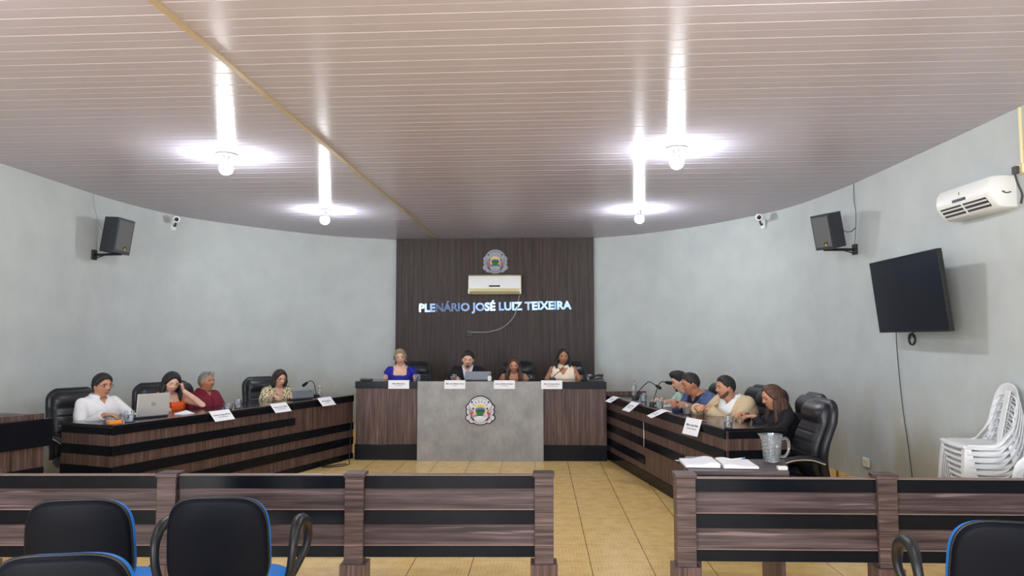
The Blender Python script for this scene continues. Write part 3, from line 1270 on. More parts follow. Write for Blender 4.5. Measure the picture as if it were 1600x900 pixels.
def speaker(label, c, yaw, tilt, roll, w, d, h, plate, wall_n):
    t = thing('wall_speaker', label, 'speaker', c)
    t.rotation_mode = 'QUATERNION'
    Rm = Matrix.Rotation(yaw, 3, 'Z') @ Matrix.Rotation(tilt, 3, 'X') @ Matrix.Rotation(roll, 3, 'Y')
    t.rotation_quaternion = Rm.to_quaternion()
    # cabinet tapers towards the back
    bm = B()
    loft(bm, [[Vector((x * w / 2, 0.0, z * h / 2)) for x, z in ((-1, -1), (1, -1), (1, 1), (-1, 1))],
              [Vector((x * w / 2, d * 0.35, z * h / 2)) for x, z in ((-1, -1), (1, -1), (1, 1), (-1, 1))],
              [Vector((x * w / 2 * 0.80, d, z * h / 2)) for x, z in ((-1, -1), (1, -1), (1, 1), (-1, 1))]])
    obj('cabinet', bm, M['spk'], t)
    bm = B()
    add_box(bm, -w * 0.43, w * 0.43, -0.008, 0.0, -h * 0.43, h * 0.44, 0.004)
    g = obj('grille', bm, M['grille'], t)
    q = Matrix.Rotation(R(90), 4, 'X')
    bm = B()
    add_box(bm, 0.01, 0.05, -0.0105, -0.008, -h * 0.40, -h * 0.29, 0.0005)
    b = obj('badge', bm, M['ink'], t)
    b['label'] = 'small black and yellow badge'
    bm = B()
    add_prism(bm, [(0.016, -h * 0.385), (0.044, -h * 0.385), (0.03, -h * 0.315)], 0.0105, 0.0115, q)
    add_prism(bm, [(0.016, -h * 0.395), (0.044, -h * 0.395), (0.044, -h * 0.39), (0.016, -h * 0.39)], 0.0105, 0.0115, q)
    obj('badge_mark', bm, M['gold'], b)
    # bracket
    T = Matrix.Translation(c) @ Rm.to_4x4()
    iT = T.inverted()
    P = Vector(plate)
    n = Vector(wall_n)
    e = Vector((-n.y, n.x, 0))
    bm = B()
    add_box(bm, -0.045, 0.045, 0.0, 0.02, -0.055, 0.055, 0.003, iT @ frame(P, e, n, (0, 0, 1)))
    obj('bracket_plate', bm, M['blk_plastic'], t)
    foot = T @ Vector((0.0, d * 0.35, -h / 2 - 0.012))
    bm = B()
    a0 = P + n * 0.02
    add_tube(bm, [iT @ a0, iT @ (foot + (foot - a0).normalized() * 0.07)], 0.014, 8)
    obj('bracket_arm', bm, M['blk_plastic'], t)
    bm = B()
    add_tube(bm, [iT @ (a0 + Vector((0, 0, -0.04))), iT @ (a0.lerp(foot, 0.55))], 0.006, 6)
    obj('bracket_strut', bm, M['blk_plastic'], t)
    bm = B()
    add_box(bm, -0.03, 0.03, d * 0.25, d * 0.5, -h / 2 - 0.014, -h / 2 - 0.0002)
    obj('bracket_shoe', bm, M['blk_plastic'], t)
    return T


TL = speaker('black loudspeaker on the left wall below the ceiling', (-4.323, 8.0, 2.692), 1.278, 0.1, 0.073, 0.233, 0.214, 0.39, (-4.668, 8.02, 2.489), (1, 0.03, 0))
TR = speaker('black loudspeaker on the right wall above the television', (3.198, 7.4, 2.648), -1.127, 0.224, 0.015, 0.229, 0.207, 0.363, (3.562, 7.45, 2.478), (-1, 0.0, 0))
bm = B()
add_tube(bm, spline([(-4.67, 7.97, 3.165), (-4.655, 7.99, 3.0), (-4.65, 8.06, 2.86), (-4.60, 8.1, 2.74), (*(TL @ Vector((0.0, 0.2145, 0.03))),)], 8), 0.0028, 6)
tag(obj('speaker_cable', bm, M['cable_g'], None, True), 'thin pale cable hanging from the ceiling to the left loudspeaker', 'cable')
bm = B()
add_tube(bm, spline([(3.56, 7.44, 3.165), (3.553, 7.43, 3.0), (3.553, 7.40, 2.85), (3.553, 7.42, 2.66), (3.555, 7.45, 2.54)], 8), 0.0028, 6)
add_tube(bm, spline([(3.553, 7.42, 2.70), (3.50, 7.40, 2.66), (3.44, 7.41, 2.66), (*(TR @ Vector((0.05, 0.2075, 0.03))),)], 8), 0.004, 6)
tag(obj('speaker_cable', bm, M['cable'], None, True), 'thin dark cable hanging from the ceiling to the right loudspeaker', 'cable')


def sec_cam(label, wallp, n, ball, look):
    t = thing('security_camera', label, 'camera', wallp)
    n, ball, look = Vector(n), Vector(ball) - Vector(wallp), Vector(look).normalized()
    e = Vector((-n.y, n.x, 0))
    bm = B()
    add_box(bm, -0.035, 0.035, 0, 0.025, -0.09, 0.03, 0.006, frame((0, 0, 0), e, n, (0, 0, 1)))
    obj('mount', bm, M['white_pl'], t, True)
    bm = B()
    add_tube(bm, spline([n * 0.02 + Vector((0, 0, -0.03)), n * 0.05 + Vector((0, 0, -0.035)), ball - look * 0.03], 5), 0.013, 8)
    obj('arm', bm, M['dk_grey'], t, True)
    bm = B()
    s = look.cross(Vector((0, 0, 1))).normalized()
    u = s.cross(look)
    F_ = frame(ball, s, u, look)
    add_lathe(bm, [(0.01, -0.05), (0.035, -0.045), (0.045, -0.02), (0.047, 0.02), (0.043, 0.04), (0.034, 0.046)], seg=20, M=F_)
    h = obj('housing', bm, M['white_pl'], t, True)
    bm = B()
    add_lathe(bm, [(0.026, 0.0462), (0.02, 0.05), (0.005, 0.052)], seg=16, M=F_)
    obj('lens', bm, M['lens'], h, True)


sec_cam('small white security camera on the left wall right of the loudspeaker', (-4.43, 9.36, 3.06), (0.9, -0.42, 0), (-4.33, 9.24, 3.095), (0.55, -1, -0.25))
sec_cam('small white security camera on the right wall left of the loudspeaker', (3.25, 9.25, 3.06), (-0.9, -0.4, 0), (3.13, 9.08, 3.095), (-0.3, -1, -0.25))

# split air conditioner on the panel
px0 = 1.615
t = thing('air_conditioner', 'white wall air conditioner with yellowed edges on the dark panel above the lettering', 'air conditioner', on_panel(px0, 2.262), math.atan2(pd.y, pd.x))
W2 = 0.415
prof = [(0.0, 0.0), (-0.10, -0.0), (-0.165, 0.04), (-0.182, 0.09), (-0.186, 0.20), (-0.172, 0.285), (-0.13, 0.305), (0.0, 0.31)]
bm = B()
loft(bm, [[Vector((x * k, y, z)) for y, z in prof] for x, k in ((-W2, 1), (W2, 1))])
body = obj('body', bm, M['cream_pl'], t, True, ang=30)
bm = B()
loft(bm, [[Vector((x, y, z)) for y, z in ((-0.1905, 0.088), (-0.194, 0.20), (-0.182, 0.276), (-0.172, 0.276), (-0.182, 0.2), (-0.178, 0.088))] for x in (-W2 + 0.004, W2 - 0.004)])
fp = obj('front_cover', bm, M['white_pl'], t, True, ang=30)
bm = B()
add_box(bm, -0.088, 0.088, -0.1955, -0.188, 0.11, 0.135, 0.004)
obj('display_window', bm, M['ink'], fp)
bm = B()
loft(bm, [[Vector((x, y, z)) for y, z in ((-0.11, 0.005), (-0.172, 0.042), (-0.186, 0.078), (-0.178, 0.08), (-0.165, 0.05), (-0.105, 0.012))] for x in (-0.36, 0.36)])
obj('louvre', bm, M['cream_pl'], t, True, ang=30)
for s in (-1, 1):
    bm = B()
    add_box(bm, s * 0.408 - 0.012, s * 0.408 + 0.012, -0.188, -0.16, 0.004, 0.08, 0.003)
    obj('corner_cap', bm, M['white_pl'], t)
bm = B()
add_box(bm, -0.05, 0.05, -0.128, -0.09, 0.3062, 0.316, 0.002)
obj('top_clip', bm, M['dk_grey'], t)

# cable from the air conditioner to the outlet
bm = B()
ac_pts = [on_panel(2.0, 2.262, 0.05), on_panel(1.985, 2.18, 0.02), on_panel(1.955, 2.02, 0.022), on_panel(1.88, 1.87, 0.022), on_panel(1.72, 1.73, 0.02), on_panel(1.50, 1.665, 0.02), on_panel(1.30, 1.66, 0.028), on_panel(1.215, 1.66, 0.03)]
add_tube(bm, spline(ac_pts, 8), 0.008, 8)
tag(obj('power_cable', bm, M['cable_g'], None, True), 'grey power cable curving from the air conditioner across the lettering to the socket', 'cable')
t = thing('wall_socket', 'black wall socket with plugged adapter on the dark panel', 'socket', on_panel(1.19, 1.645), math.atan2(pd.y, pd.x))
bm = B()
add_box(bm, -0.055, 0.055, -0.012, 0.0, -0.045, 0.055, 0.004)
obj('plate', bm, M['blk_plastic'], t)
bm = B()
add_box(bm, -0.035, 0.03, -0.04, -0.0121, -0.012, 0.03, 0.006)
obj('plug', bm, M['blk_plastic'], t)
bm = B()
add_tube(bm, spline([(-0.03, -0.025, 0.0), (-0.05, -0.022, -0.04), (-0.03, -0.02, -0.07)], 5), 0.006, 6)
obj('lead', bm, M['cable'], t, True)

# steel lettering
sign = thing('lettering', 'steel letters, reflected blue in their colour, PLENÁRIO JOSÉ LUIZ TEIXEIRA on the dark panel', 'sign', on_panel(1.595, 2.062), math.atan2(pd.y, pd.x))
bm = text_mesh('PLENÁRIO JOSÉ LUIZ TEIXEIRA', 0.18, 0.008, 0.0075)
xs_ = [v.co.x for v in bm.verts]
w_ = max(xs_) - min(xs_)
caps = None
sx_ = 2.44 / w_
# split into islands, then join the islands of one letter (letter + accent)
bm.verts.ensure_lookup_table()
seen, isl = set(), []
for v in bm.verts:
    if v.index in seen:
        continue
    st, comp = [v], []
    seen.add(v.index)
    while st:
        q = st.pop()
        comp.append(q)
        for e in q.link_edges:
            w = e.other_vert(q)
            if w.index not in seen:
                seen.add(w.index)
                st.append(w)
    isl.append(comp)
iv = sorted([(min(v.co.x for v in c), max(v.co.x for v in c), c) for c in isl], key=lambda z: z[0])
groups = []
for a, b, c in iv:
    if groups and a < groups[-1][1] - 0.004:
        groups[-1][1] = max(groups[-1][1], b)
        groups[-1][2].append(c)
    else:
        groups.append([a, b, [c]])
src = bm
flip = Matrix(((1, 0, 0, 0), (0, 0, -1, 0), (0, 1, 0, 0), (0, 0, 0, 1)))
tiltm = Matrix.Rotation(R(-0.95), 4, 'Y')
for a, b, comps in groups:
    nb = B()
    rl = random.Random(int(a * 1000))
    cx_ = (a + b) / 2 * sx_
    wob = Matrix.Translation((cx_, 0, 0)) @ Matrix.Rotation(R(rl.uniform(-4, 6)), 4, 'X') @ Matrix.Rotation(R(rl.uniform(-6, 6)), 4, 'Z') @ Matrix.Translation((-cx_, 0, 0))
    ids = {v for c in comps for v in c}
    mp = {}
    for v in ids:
        mp[v] = nb.verts.new(Vector((0, -0.006, 0)) + tiltm @ wob @ flip @ Vector((v.co.x * sx_, v.co.y * 0.98, v.co.z + 0.0095)))
    for f in src.faces:
        if f.verts[0] in ids:
            nb.faces.new([mp[v] for v in f.verts])
    obj('letter', nb, M['letter'], sign)
src.free()


# crest: layered plates. unit size about 1 x 1, centred
def crest(label, mtx_loc, rotz, size, back, face):
    t = thing('crest', label, 'crest', mtx_loc, rotz)
    Q = Matrix.Rotation(R(90), 4, 'X')       # local xy -> xz, z -> -y (towards the room)

    def circ(bm, cx, cy, rx, ry, z0, z1, n=36, a0=0.0, a1=2 * PI):
        full = abs(a1 - a0 - 2 * PI) < 1e-6
        pts = [(cx + rx * math.cos(a0 + (a1 - a0) * i / (n if full else n - 1)), cy + ry * math.sin(a0 + (a1 - a0) * i / (n if full else n - 1))) for i in range(n)]
        add_prism(bm, [(p[0] * size, p[1] * size) for p in pts], z0, z1, Q)

    def arc(bm, cx, cy, r0, r1, a0, a1, z0, z1, n=18, ky=1.0):
        pts = [(cx + r1 * math.cos(a0 + (a1 - a0) * i / n), cy + ky * r1 * math.sin(a0 + (a1 - a0) * i / n)) for i in range(n + 1)]
        pts += [(cx + r0 * math.cos(a1 + (a0 - a1) * i / n), cy + ky * r0 * math.sin(a1 + (a0 - a1) * i / n)) for i in range(n + 1)]
        add_prism(bm, [(p[0] * size, p[1] * size) for p in pts], z0, z1, Q)
    bumps = [(0, 0.05, 0.42, 0.42), (-0.41, 0.11, 0.06, 0.07), (0.41, 0.11, 0.06, 0.07), (-0.36, -0.04, 0.10, 0.12), (0.36, -0.04, 0.10, 0.12),
             (-0.40, -0.25, 0.085, 0.085), (0.40, -0.25, 0.085, 0.085), (-0.29, -0.33, 0.09, 0.09), (0.29, -0.33, 0.09, 0.09), (0, -0.27, 0.30, 0.20)]
    bm = B()
    for cx, cy, rx, ry in bumps:
        circ(bm, cx, cy, rx + 0.035, ry + 0.035, 0.0, 0.018)
    obj('backing_plate', bm, back, t)
    bm = B()
    for cx, cy, rx, ry in bumps:
        circ(bm, cx, cy, rx, ry, 0.018, 0.023)
    obj('face_plate', bm, face, t)
    bm = B()
    for a in (35, 57, 79, 101, 123, 145):
        aa = R(a)
        arc(bm, 0, 0.04, 0.22, 0.31, aa - 0.07, aa + 0.07, 0.023, 0.0245, 3)
    for s in (-1, 1):
        arc(bm, s * 0.33, -0.02, 0.055, 0.068, R(90), R(400), 0.023, 0.0245, 12)
        arc(bm, s * 0.39, -0.26, 0.045, 0.058, R(20), R(320), 0.023, 0.0245, 12)
    obj('rays_and_scrolls', bm, M['emb_grey'], t)
    bm = B()
    arc(bm, 0, 0.01, 0.0, 0.20, R(0), R(180), 0.023, 0.0250, 20)
    for s in (-1, 1):
        add_prism(bm, [(p[0] * size, p[1] * size) for p in ((s * 0.17, -0.14), (s * 0.09, -0.08), (s * 0.19, 0.05))], 0.023, 0.0245, Q)
    obj('sun', bm, M['emb_yellow'], t)
    bm = B()
    circ(bm, 0, 0.03, 0.17, 0.075, 0.025, 0.027)
    obj('water_field', bm, M['emb_blue'], t)
    bm = B()
    circ(bm, 0.01, -0.015, 0.16, 0.045, 0.027, 0.029)
    for s in (-1, 1):
        circ(bm, s * 0.24, 0.06, 0.03, 0.045, 0.023, 0.0255, 10)
    obj('hill_and_trees', bm, M['emb_dkgreen'], t)
    bm = B()
    add_prism(bm, [(p[0] * size, p[1] * size) for p in ((-0.16, -0.03), (0.16, -0.03), (0.10, -0.15), (-0.10, -0.15))], 0.029, 0.031, Q)
    obj('green_field', bm, M['emb_green'], t)
    for s in (-1, 1):
        bm = B()
        arc(bm, s * 0.30, -0.07, 0.035, 0.075, R(90) if s > 0 else R(-60), R(240) if s > 0 else R(90), 0.025, 0.028, 12)
        add_prism(bm, [(p[0] * size, p[1] * size) for p in ((s * 0.27, -0.08), (s * 0.32, -0.10), (s * 0.33, -0.21), (s * 0.27, -0.22))], 0.025, 0.0275, Q)
        add_prism(bm, [(p[0] * size, p[1] * size) for p in ((s * 0.29, -0.10), (s * 0.32, -0.06), (s * 0.36, -0.10), (s * 0.31, -0.16))], 0.025, 0.0275, Q)
        obj('red_ribbon', bm, M['emb_red'], t)
    bm = B()
    arc(bm, 0, -0.42, 0.235, 0.285, R(25), R(155), 0.026, 0.030, 20, 0.95)
    obj('navy_band', bm, M['navy'], t)
    for s in (-1, 1):
        bm = B()
        add_prism(bm, [(p[0] * size, p[1] * size) for p in ((s * 0.31, -0.21), (s * 0.34, -0.23), (s * 0.22, -0.36), (s * 0.18, -0.33))], 0.025, 0.0285, Q)
        obj('navy_ribbon', bm, M['navy'], t)
        bm = B()
        add_prism(bm, [(p[0] * size, p[1] * size) for p in ((s * 0.24, 0.27), (s * 0.30, 0.24), (s * 0.33, 0.28), (s * 0.28, 0.33))], 0.023, 0.0255, Q)
        obj('navy_spot', bm, M['navy'], t)
    bm = B()
    circ(bm, 0, -0.265, 0.23, 0.085, 0.0285, 0.0305)
    obj('oval_field', bm, face, t)
    # rows of small marks standing for the illegible lettering of the scrolls
    bm = B()
    for i in range(17):
        a = R(55 + 70 * i / 16)
        h = 0.018 if i % 3 else 0.028
        arc(bm, 0, 0.05, 0.365, 0.365 + h, a - 0.020, a + 0.014, 0.023, 0.0245, 1)
    for i in range(15):
        a = R(225 + 90 * i / 14)
        arc(bm, 0, -0.18, 0.225, 0.248, a - 0.026, a + 0.018, 0.0232, 0.0246, 1)
    arc(bm, 0, 0.05, 0.345, 0.352, R(50), R(130), 0.023, 0.0243, 14)
    arc(bm, 0, -0.18, 0.262, 0.27, R(222), R(318), 0.0232, 0.0244, 14)
    obj('scroll_marks', bm, M['navy'], t)
    return t


crest('painted crest with black edge on the grey panel of the head table', on_mesa(1.627, -0.0305, 0.642), mrot, 0.372, M['ink'], M['emb_white'])
crest('painted crest with grey edge high on the dark wall panel above the air conditioner', on_panel(1.61, 2.79), math.atan2(pd.y, pd.x), 0.385, M['emb_grey'], M['emb_silver'])

# split air conditioner on the right wall, seen from below
t = thing('air_conditioner', 'white air conditioner with open slatted outlet high on the right wall', 'air conditioner', (3.558, 5.35, 2.475), R(-90))
# local x runs towards the camera (world -Y), local -y into the room
t.rotation_euler.z = R(-90.0)
prof = [(0.0, 0.0), (-0.10, -0.0), (-0.135, 0.012), (-0.195, 0.095), (-0.199, 0.13), (-0.192, 0.19), (-0.165, 0.228), (-0.12, 0.236), (0.0, 0.236)]
bm = B()
loft(bm, [[Vector((x, y * k, 0.115 + (z - 0.115) * k2)) for y, z in prof] for x, k, k2 in ((-0.325, 0.93, 0.94), (-0.315, 1, 1), (0.295, 1, 1), (0.312, 0.965, 0.97), (0.32, 0.90, 0.93))])
body = obj('body', bm, M['white_pl'], t, True, ang=40)


def slope(x, f, out):      # point on the sloping outlet face
    y = -0.135 - 0.060 * f
    z = 0.012 + 0.083 * f
    nv = Vector((0, -0.81, -0.586))
    return Vector((x, y, z)) + nv * out


bm = B()
loft(bm, [[slope(-0.285, f, o) for f, o in ((0.12, -0.004), (0.88, -0.004), (0.88, 0.0015), (0.12, 0.0015))], [slope(0.26, f, o) for f, o in ((0.12, -0.004), (0.88, -0.004), (0.88, 0.0015), (0.12, 0.0015))]])
op = obj('air_outlet', bm, M['dk_grey'], t)
op['label'] = 'dark air outlet'
for f in (0.3, 0.62):
    bm = B()
    loft(bm, [[slope(x, f + a, o) for a, o in ((0.0, 0.0016), (0.10, 0.0016), (0.14, 0.008), (0.02, 0.008))] for x in (-0.28, 0.255)])
    obj('slat', bm, M['white_pl'], op)
bm = B()
loft(bm, [[slope(x, f, o) for f, o in ((0.1, 0.0016), (0.9, 0.0016), (0.9, 0.009), (0.1, 0.009))] for x in (-0.015, -0.005)])
obj('slat_divider', bm, M['white_pl'], op)
bm = B()
add_box(bm, -0.11, 0.05, -0.2015, -0.19, 0.108, 0.130, 0.002)
d_ = obj('display', bm, M['led'], t)
bm = text_mesh('S', 0.03, 0.0008, 0.001)
for v in bm.verts:
    v.co = flip @ v.co + Vector((-0.03, -0.1955, 0.165))
o = obj('logo', bm, M['ink2'], t)
bm = B()
add_box(bm, -0.05, -0.01, -0.1975, -0.192, 0.14, 0.1435)
obj('logo_line', bm, M['ink2'], o)
bm = B()
for k in range(5):
    a = R(200 + 30 * k)
    c = Vector((0.3225, -0.075 + 0.028 * math.cos(a), 0.12 + 0.016 * math.sin(a)))
    add_box(bm, c.x - 0.003, c.x, c.y - 0.008, c.y + 0.008, c.z - 0.004, c.z + 0.004)
obj('side_sticker', bm, M['ink2'], t)

# conduit and plug beside it
t = thing('cable_conduit', 'cream plastic conduit with junction box and dark plug at the right edge of the frame', 'conduit', (3.545, 4.95, 2.2))
bm = B()
add_tube(bm, [(0.0, 0.0, 0.56), (0.0, 0.0, 0.965)], 0.012, 10)
obj('pipe', bm, M['cream_pl'], t, True)
bm = B()
add_box(bm, -0.04, 0.02, -0.06, 0.03, 0.49, 0.56, 0.006)
obj('junction_box', bm, M['cream_pl'], t)
bm = B()
add_box(bm, -0.07, -0.0405, -0.03, 0.015, 0.49, 0.545, 0.005)
obj('plug', bm, M['dk_grey'], t)
bm = B()
add_tube(bm, spline([(-0.055, 0.0, 0.49), (-0.045, -0.01, 0.42), (-0.02, -0.01, 0.35), (-0.01, 0.02, 0.29)], 6), 0.007, 8)
obj('cord', bm, M['dk_grey'], t, True)

# television
t = thing('television', 'large flat black television tilted forward on the right wall', 'television', (3.305, 6.052, 1.927))
t.rotation_mode = 'QUATERNION'
Rt = Matrix.Rotation(-1.601, 3, 'Z') @ Matrix.Rotation(0.115, 3, 'X')
t.rotation_quaternion = Rt.to_quaternion()
bm = B()
add_box(bm, -0.56, 0.56, 0.001, 0.035, -0.32, 0.32, 0.006)
add_box(bm, -0.40, 0.40, 0.0351, 0.06, -0.28, 0.12, 0.01)
obj('casing', bm, M['blk_plastic'], t)
bm = B()
add_box(bm, -0.552, 0.552, -0.002, 0.001, -0.306, 0.312)
obj('screen', bm, M['screen'], t)
bm = B()
for a, b, c, d in ((-0.56, 0.56, 0.312, 0.32), (-0.56, 0.56, -0.32, -0.306), (-0.56, -0.552, -0.306, 0.312), (0.552, 0.56, -0.306, 0.312)):
    add_box(bm, a, b, -0.004, 0.001, c, d, 0.001)
obj('bezel', bm, M['blk_plastic'], t)
bm = B()
add_box(bm, -0.2, 0.2, 0.0605, 0.075, -0.18, 0.10, 0.003)
add_box(bm, -0.03, 0.03, 0.0752, 0.21, -0.06, -0.02, 0.004)
obj('wall_mount', bm, M['blk_plastic'], t)
bm = B()
add_box(bm, -0.02, 0.02, 0.0, 0.02, -0.328, -0.3205, 0.002)
obj('sensor', bm, M['dk_grey'], t)
bm = B()
add_tube(bm, spline([(3.552, 6.70, 1.66), (3.553, 6.70, 1.5), (3.556, 6.68, 1.2), (3.557, 6.64, 0.9), (3.558, 6.58, 0.6), (3.558, 6.53, 0.3), (3.558, 6.52, 0.14)], 8), 0.0038, 6)
tag(obj('tv_cable', bm, M['cable'], None, True), 'black cable running down the right wall from the television', 'cable')
t = thing('cable_coil', 'coiled black cable hanging below the television', 'cable', (3.54, 6.38, 1.55))
bm = B()
pts = [(-0.01 - 0.002 * k / 6, 0.045 * math.cos(2 * PI * k / 24), -0.0 + 0.05 * math.sin(2 * PI * k / 24)) for k in range(60)]
add_tube(bm, pts, 0.006, 6)
add_tube(bm, spline([(-0.012, 0.02, 0.05), (-0.05, -0.06, 0.07), (-0.12, -0.10, 0.12)], 6), 0.005, 6)
obj('loop', bm, M['cable'], t, True)
bm = B()
add_box(bm, -0.012, 0.015, 0.0, 0.05, 0.045, 0.10, 0.004)
obj('outlet', bm, M['white_pl'], t)

t = thing('wall_socket', 'small white socket low on the right wall behind the railing', 'socket', (3.564, 7.36, 0.317), R(-90))
bm = B()
add_box(bm, -0.06, 0.06, -0.02, 0.0, -0.045, 0.045, 0.006)
obj('plate', bm, M['white_pl'], t)
bm = B()
add_box(bm, -0.03, 0.03, -0.024, -0.0201, -0.02, 0.02, 0.003)
obj('insert', bm, M['cream_pl'], t)

# cable on the floor between left desk and head table
bm = B()
add_tube(bm, spline([(-2.03, 9.30, 0.75), (-2.045, 9.28, 0.4), (-2.045, 9.22, 0.05), (-2.02, 9.08, 0.008), (-2.12, 8.92, 0.007), (-2.3, 8.88, 0.007), (-2.2, 9.0, 0.007), (-2.06, 9.12, 0.008)], 8), 0.006, 6)
tag(obj('loose_cable', bm, M['cable'], None, True), 'loose black cable on the floor between the left desk and the head table', 'cable')


# ------------------------------------------------------------------ things on the desks
def name_card(label, loc, rotz, w, drop, slope_a, lines, group, twist=0.0, back=0.05, yoff=0.0):
    """folded sheet: one leaf on the top, one leaf hanging over the front edge. local -y is the hall side"""
    t = thing('name_card', label, 'name card', loc, rotz + twist, group)
    bm = B()
    dy, dz = -math.sin(slope_a) * drop, -math.cos(slope_a) * drop
    th = 0.0016
    z0 = 0.0035
    prof = [(back, z0), (0.0, z0 + 0.012), (-0.014, z0 + 0.012), (-0.014 + dy, z0 + 0.012 + dz)]
    prof2 = [(-0.014 + dy - th, z0 + 0.012 + dz), (-0.014 - th, z0 + 0.012 + th), (0.0, z0 + 0.012 + th), (back, z0 + th)]
    ring = [Vector((0, y, z)) for y, z in prof + prof2]
    loft(bm, [[Vector((-w / 2, p.y, p.z)) for p in ring], [Vector((w / 2, p.y, p.z)) for p in ring]])
    obj('card', bm, M['paper'], t)
    nx = Vector((1, 0, 0))
    down = Vector((0, dy, dz)).normalized()
    up = -down
    out = nx.cross(up)
    if out.y > 0:
        out = -out
    for body, f, size, m, bold in lines:
        bm = text_mesh(body, size, 0.0003, bold)
        xs = [v.co.x for v in bm.verts]
        ww = max(xs) - min(xs)
        k = min(1.0, w * 0.86 / ww)
        c = Vector((0, -0.014 - th, z0 + 0.012)) + down * (drop * f) + out * 0.0006
        Fm = frame(c, nx, up, out)
        for v in bm.verts:
            v.co = Fm @ Vector((v.co.x * k, v.co.y, v.co.z))
        obj('printed_line', bm, m, t)
    return t


mg = 'white name cards on the head table'
cards = [(0.57, 'Maria Elaine Junes', 'Controladora', 'white name card on the head table in front of the woman in the blue dress'),
         (1.30, 'Mário José Beltrão da Lima', 'Vereador', 'white name card on the head table in front of the man in the black jacket'),
         (1.935, 'José Luiz Ribeiro Sampaio', 'Vice Presidente', 'white name card on the head table in front of the seated woman with brown hair'),
         (2.54, 'Maria Cristiane Souza', 'Secretária Municipal', 'white name card on the head table in front of the woman in the cream top')]
for x, a, b, lab in cards:
    yo = -0.03 if C0 < x < C1 + 0.15 else 0.0
    p = on_mesa(x, yo)
    p.z = MZ + (0.0022 if yo else 0)
    name_card(lab, p, mrot, 0.27, 0.108, 0.03, [(a, 0.40, 0.0225, M['ink'], 0.0006), (b, 0.62, 0.0165, M['ink2'], 0.0001)], mg)
la = math.atan2(-LD[2].y, -LD[2].x)
for a_, n1_, n2_, lab in ((1.20, 'Antônio Rodrigues Martins', 'Câmara Municipal', 'white name card on the left desk in front of the man in the maroon shirt'),
                          (2.09, 'Tatiana Vieira de Mello', 'Secretária Executiva', 'white name card on the left desk in front of the woman in the patterned blouse'),
                          (2.94, 'Márcia Figueiredo', 'Procuradora', 'white name card at the far end of the left desk below the microphone')):
    p = along(LD, a_, 0.0)
    name_card(lab, p, la, 0.27, 0.125, R(42), [(n1_, 0.42, 0.024, M['ink'], 0.0006), (n2_, 0.62, 0.018, M['ink2'], 0.0001)], 'white name cards on the left desk')
ra = math.atan2(RD[2].y, RD[2].x)
for a_, n1_, n2_, lab, sl, tw, dr in ((3.09, 'Laura Silva', 'Assessoria', 'white name card at the far end of the right desk', R(60), R(0), 0.12),
                                      (2.30, 'Joyce Cristina', 'Assistente Social', 'white name card on the right desk in front of the man in the mint shirt', R(52), R(2), 0.15),
                                      (1.39, 'Ana Paula', 'Secretaria de Saúde', 'white name card lying flatter than its neighbours on the right desk, by the blue blazer', R(66), R(-8), 0.16),
                                      (0.60, 'Mário Lima Paiva', 'Comissão Eleitoral', 'white name card hanging upright on the right desk by the beige blazer', R(20), R(10), 0.15)):
    p = along(RD, a_, 0.0)
    name_card(lab, p, ra, 0.25, dr, sl, [(n1_, 0.40, 0.028, M['ink'], 0.0007), (n2_, 0.60, 0.021, M['ink2'], 0.0001)], 'white name cards on the right desk', tw)


def tumbler(label, p, h=0.09, r=0.036, fill=0.6, group=None, ribs=12):
    t = thing('drinking_glass', label, 'glass', p, 0, group)
    bm = B()
    n = 36

    def ring(rr, z, w=0.0):
        return [Vector(((rr + w * math.cos(ribs * 2 * PI * k / n)) * math.cos(2 * PI * k / n), (rr + w * math.cos(ribs * 2 * PI * k / n)) * math.sin(2 * PI * k / n), z)) for k in range(n)]
    loft(bm, [ring(r * 0.72, 0.0005), ring(r * 0.80, 0.004, 0.0008), ring(r * 0.97, h * 0.75, 0.0008), ring(r, h), ring(r - 0.002, h), ring(r * 0.93, h * 0.7), ring(r * 0.74, 0.012), ring(r * 0.3, 0.011)])
    obj('glass_wall', bm, M['glass'], t, True, ang=60)
    if fill:
        bm = B()
        z1 = h * fill
        rr = r * (0.74 + 0.2 * fill) - 0.0025
        loft(bm, [ring(r * 0.70, 0.0128), ring(rr, z1)])
        obj('water', bm, M['water'], t, True, ang=60)
    return t


gl = 'water glasses on the desks'
tumbler('water glass on the near end of the left desk beside the silver laptop', along(LD, 0.27, 0.13), 0.095, 0.042)
tumbler('low water glass on the left desk right of the man in maroon', along(LD, 1.47, 0.12), 0.06, 0.05, 0.5)
tumbler('taller water glass on the left desk right of the man in maroon', along(LD, 1.66, 0.16), 0.085, 0.042, 0.4)
tumbler('water glass at the far end of the left desk beside the microphone', along(LD, 2.98, 0.20), 0.11, 0.036)
tumbler('water glass on the head table right of the woman in the blue dress', on_mesa(0.795, 0.12), 0.09, 0.036)
tumbler('water glass on the head table in front of the man in the black jacket', on_mesa(1.27, 0.12), 0.085, 0.036)
tumbler('water glass at the right end of the head table beside the black handset', on_mesa(3.04, 0.2), 0.085, 0.036)
tumbler('water glass on the right desk in front of the far microphone', along(RD, 2.62, 0.19), 0.095, 0.042, 0.75)
tumbler('water glass on the right desk beside the nearer microphone', along(RD, 1.73, 0.07), 0.095, 0.044, 0.7)
tumbler('water glass on the right desk by the forearm of the man in the blue blazer', along(RD, 1.16, 0.14), 0.095, 0.042, 0.65)
tumbler('water glass on the near end of the right desk beside the beige sleeve', along(RD, 0.10, 0.08), 0.088, 0.042, 0.55)


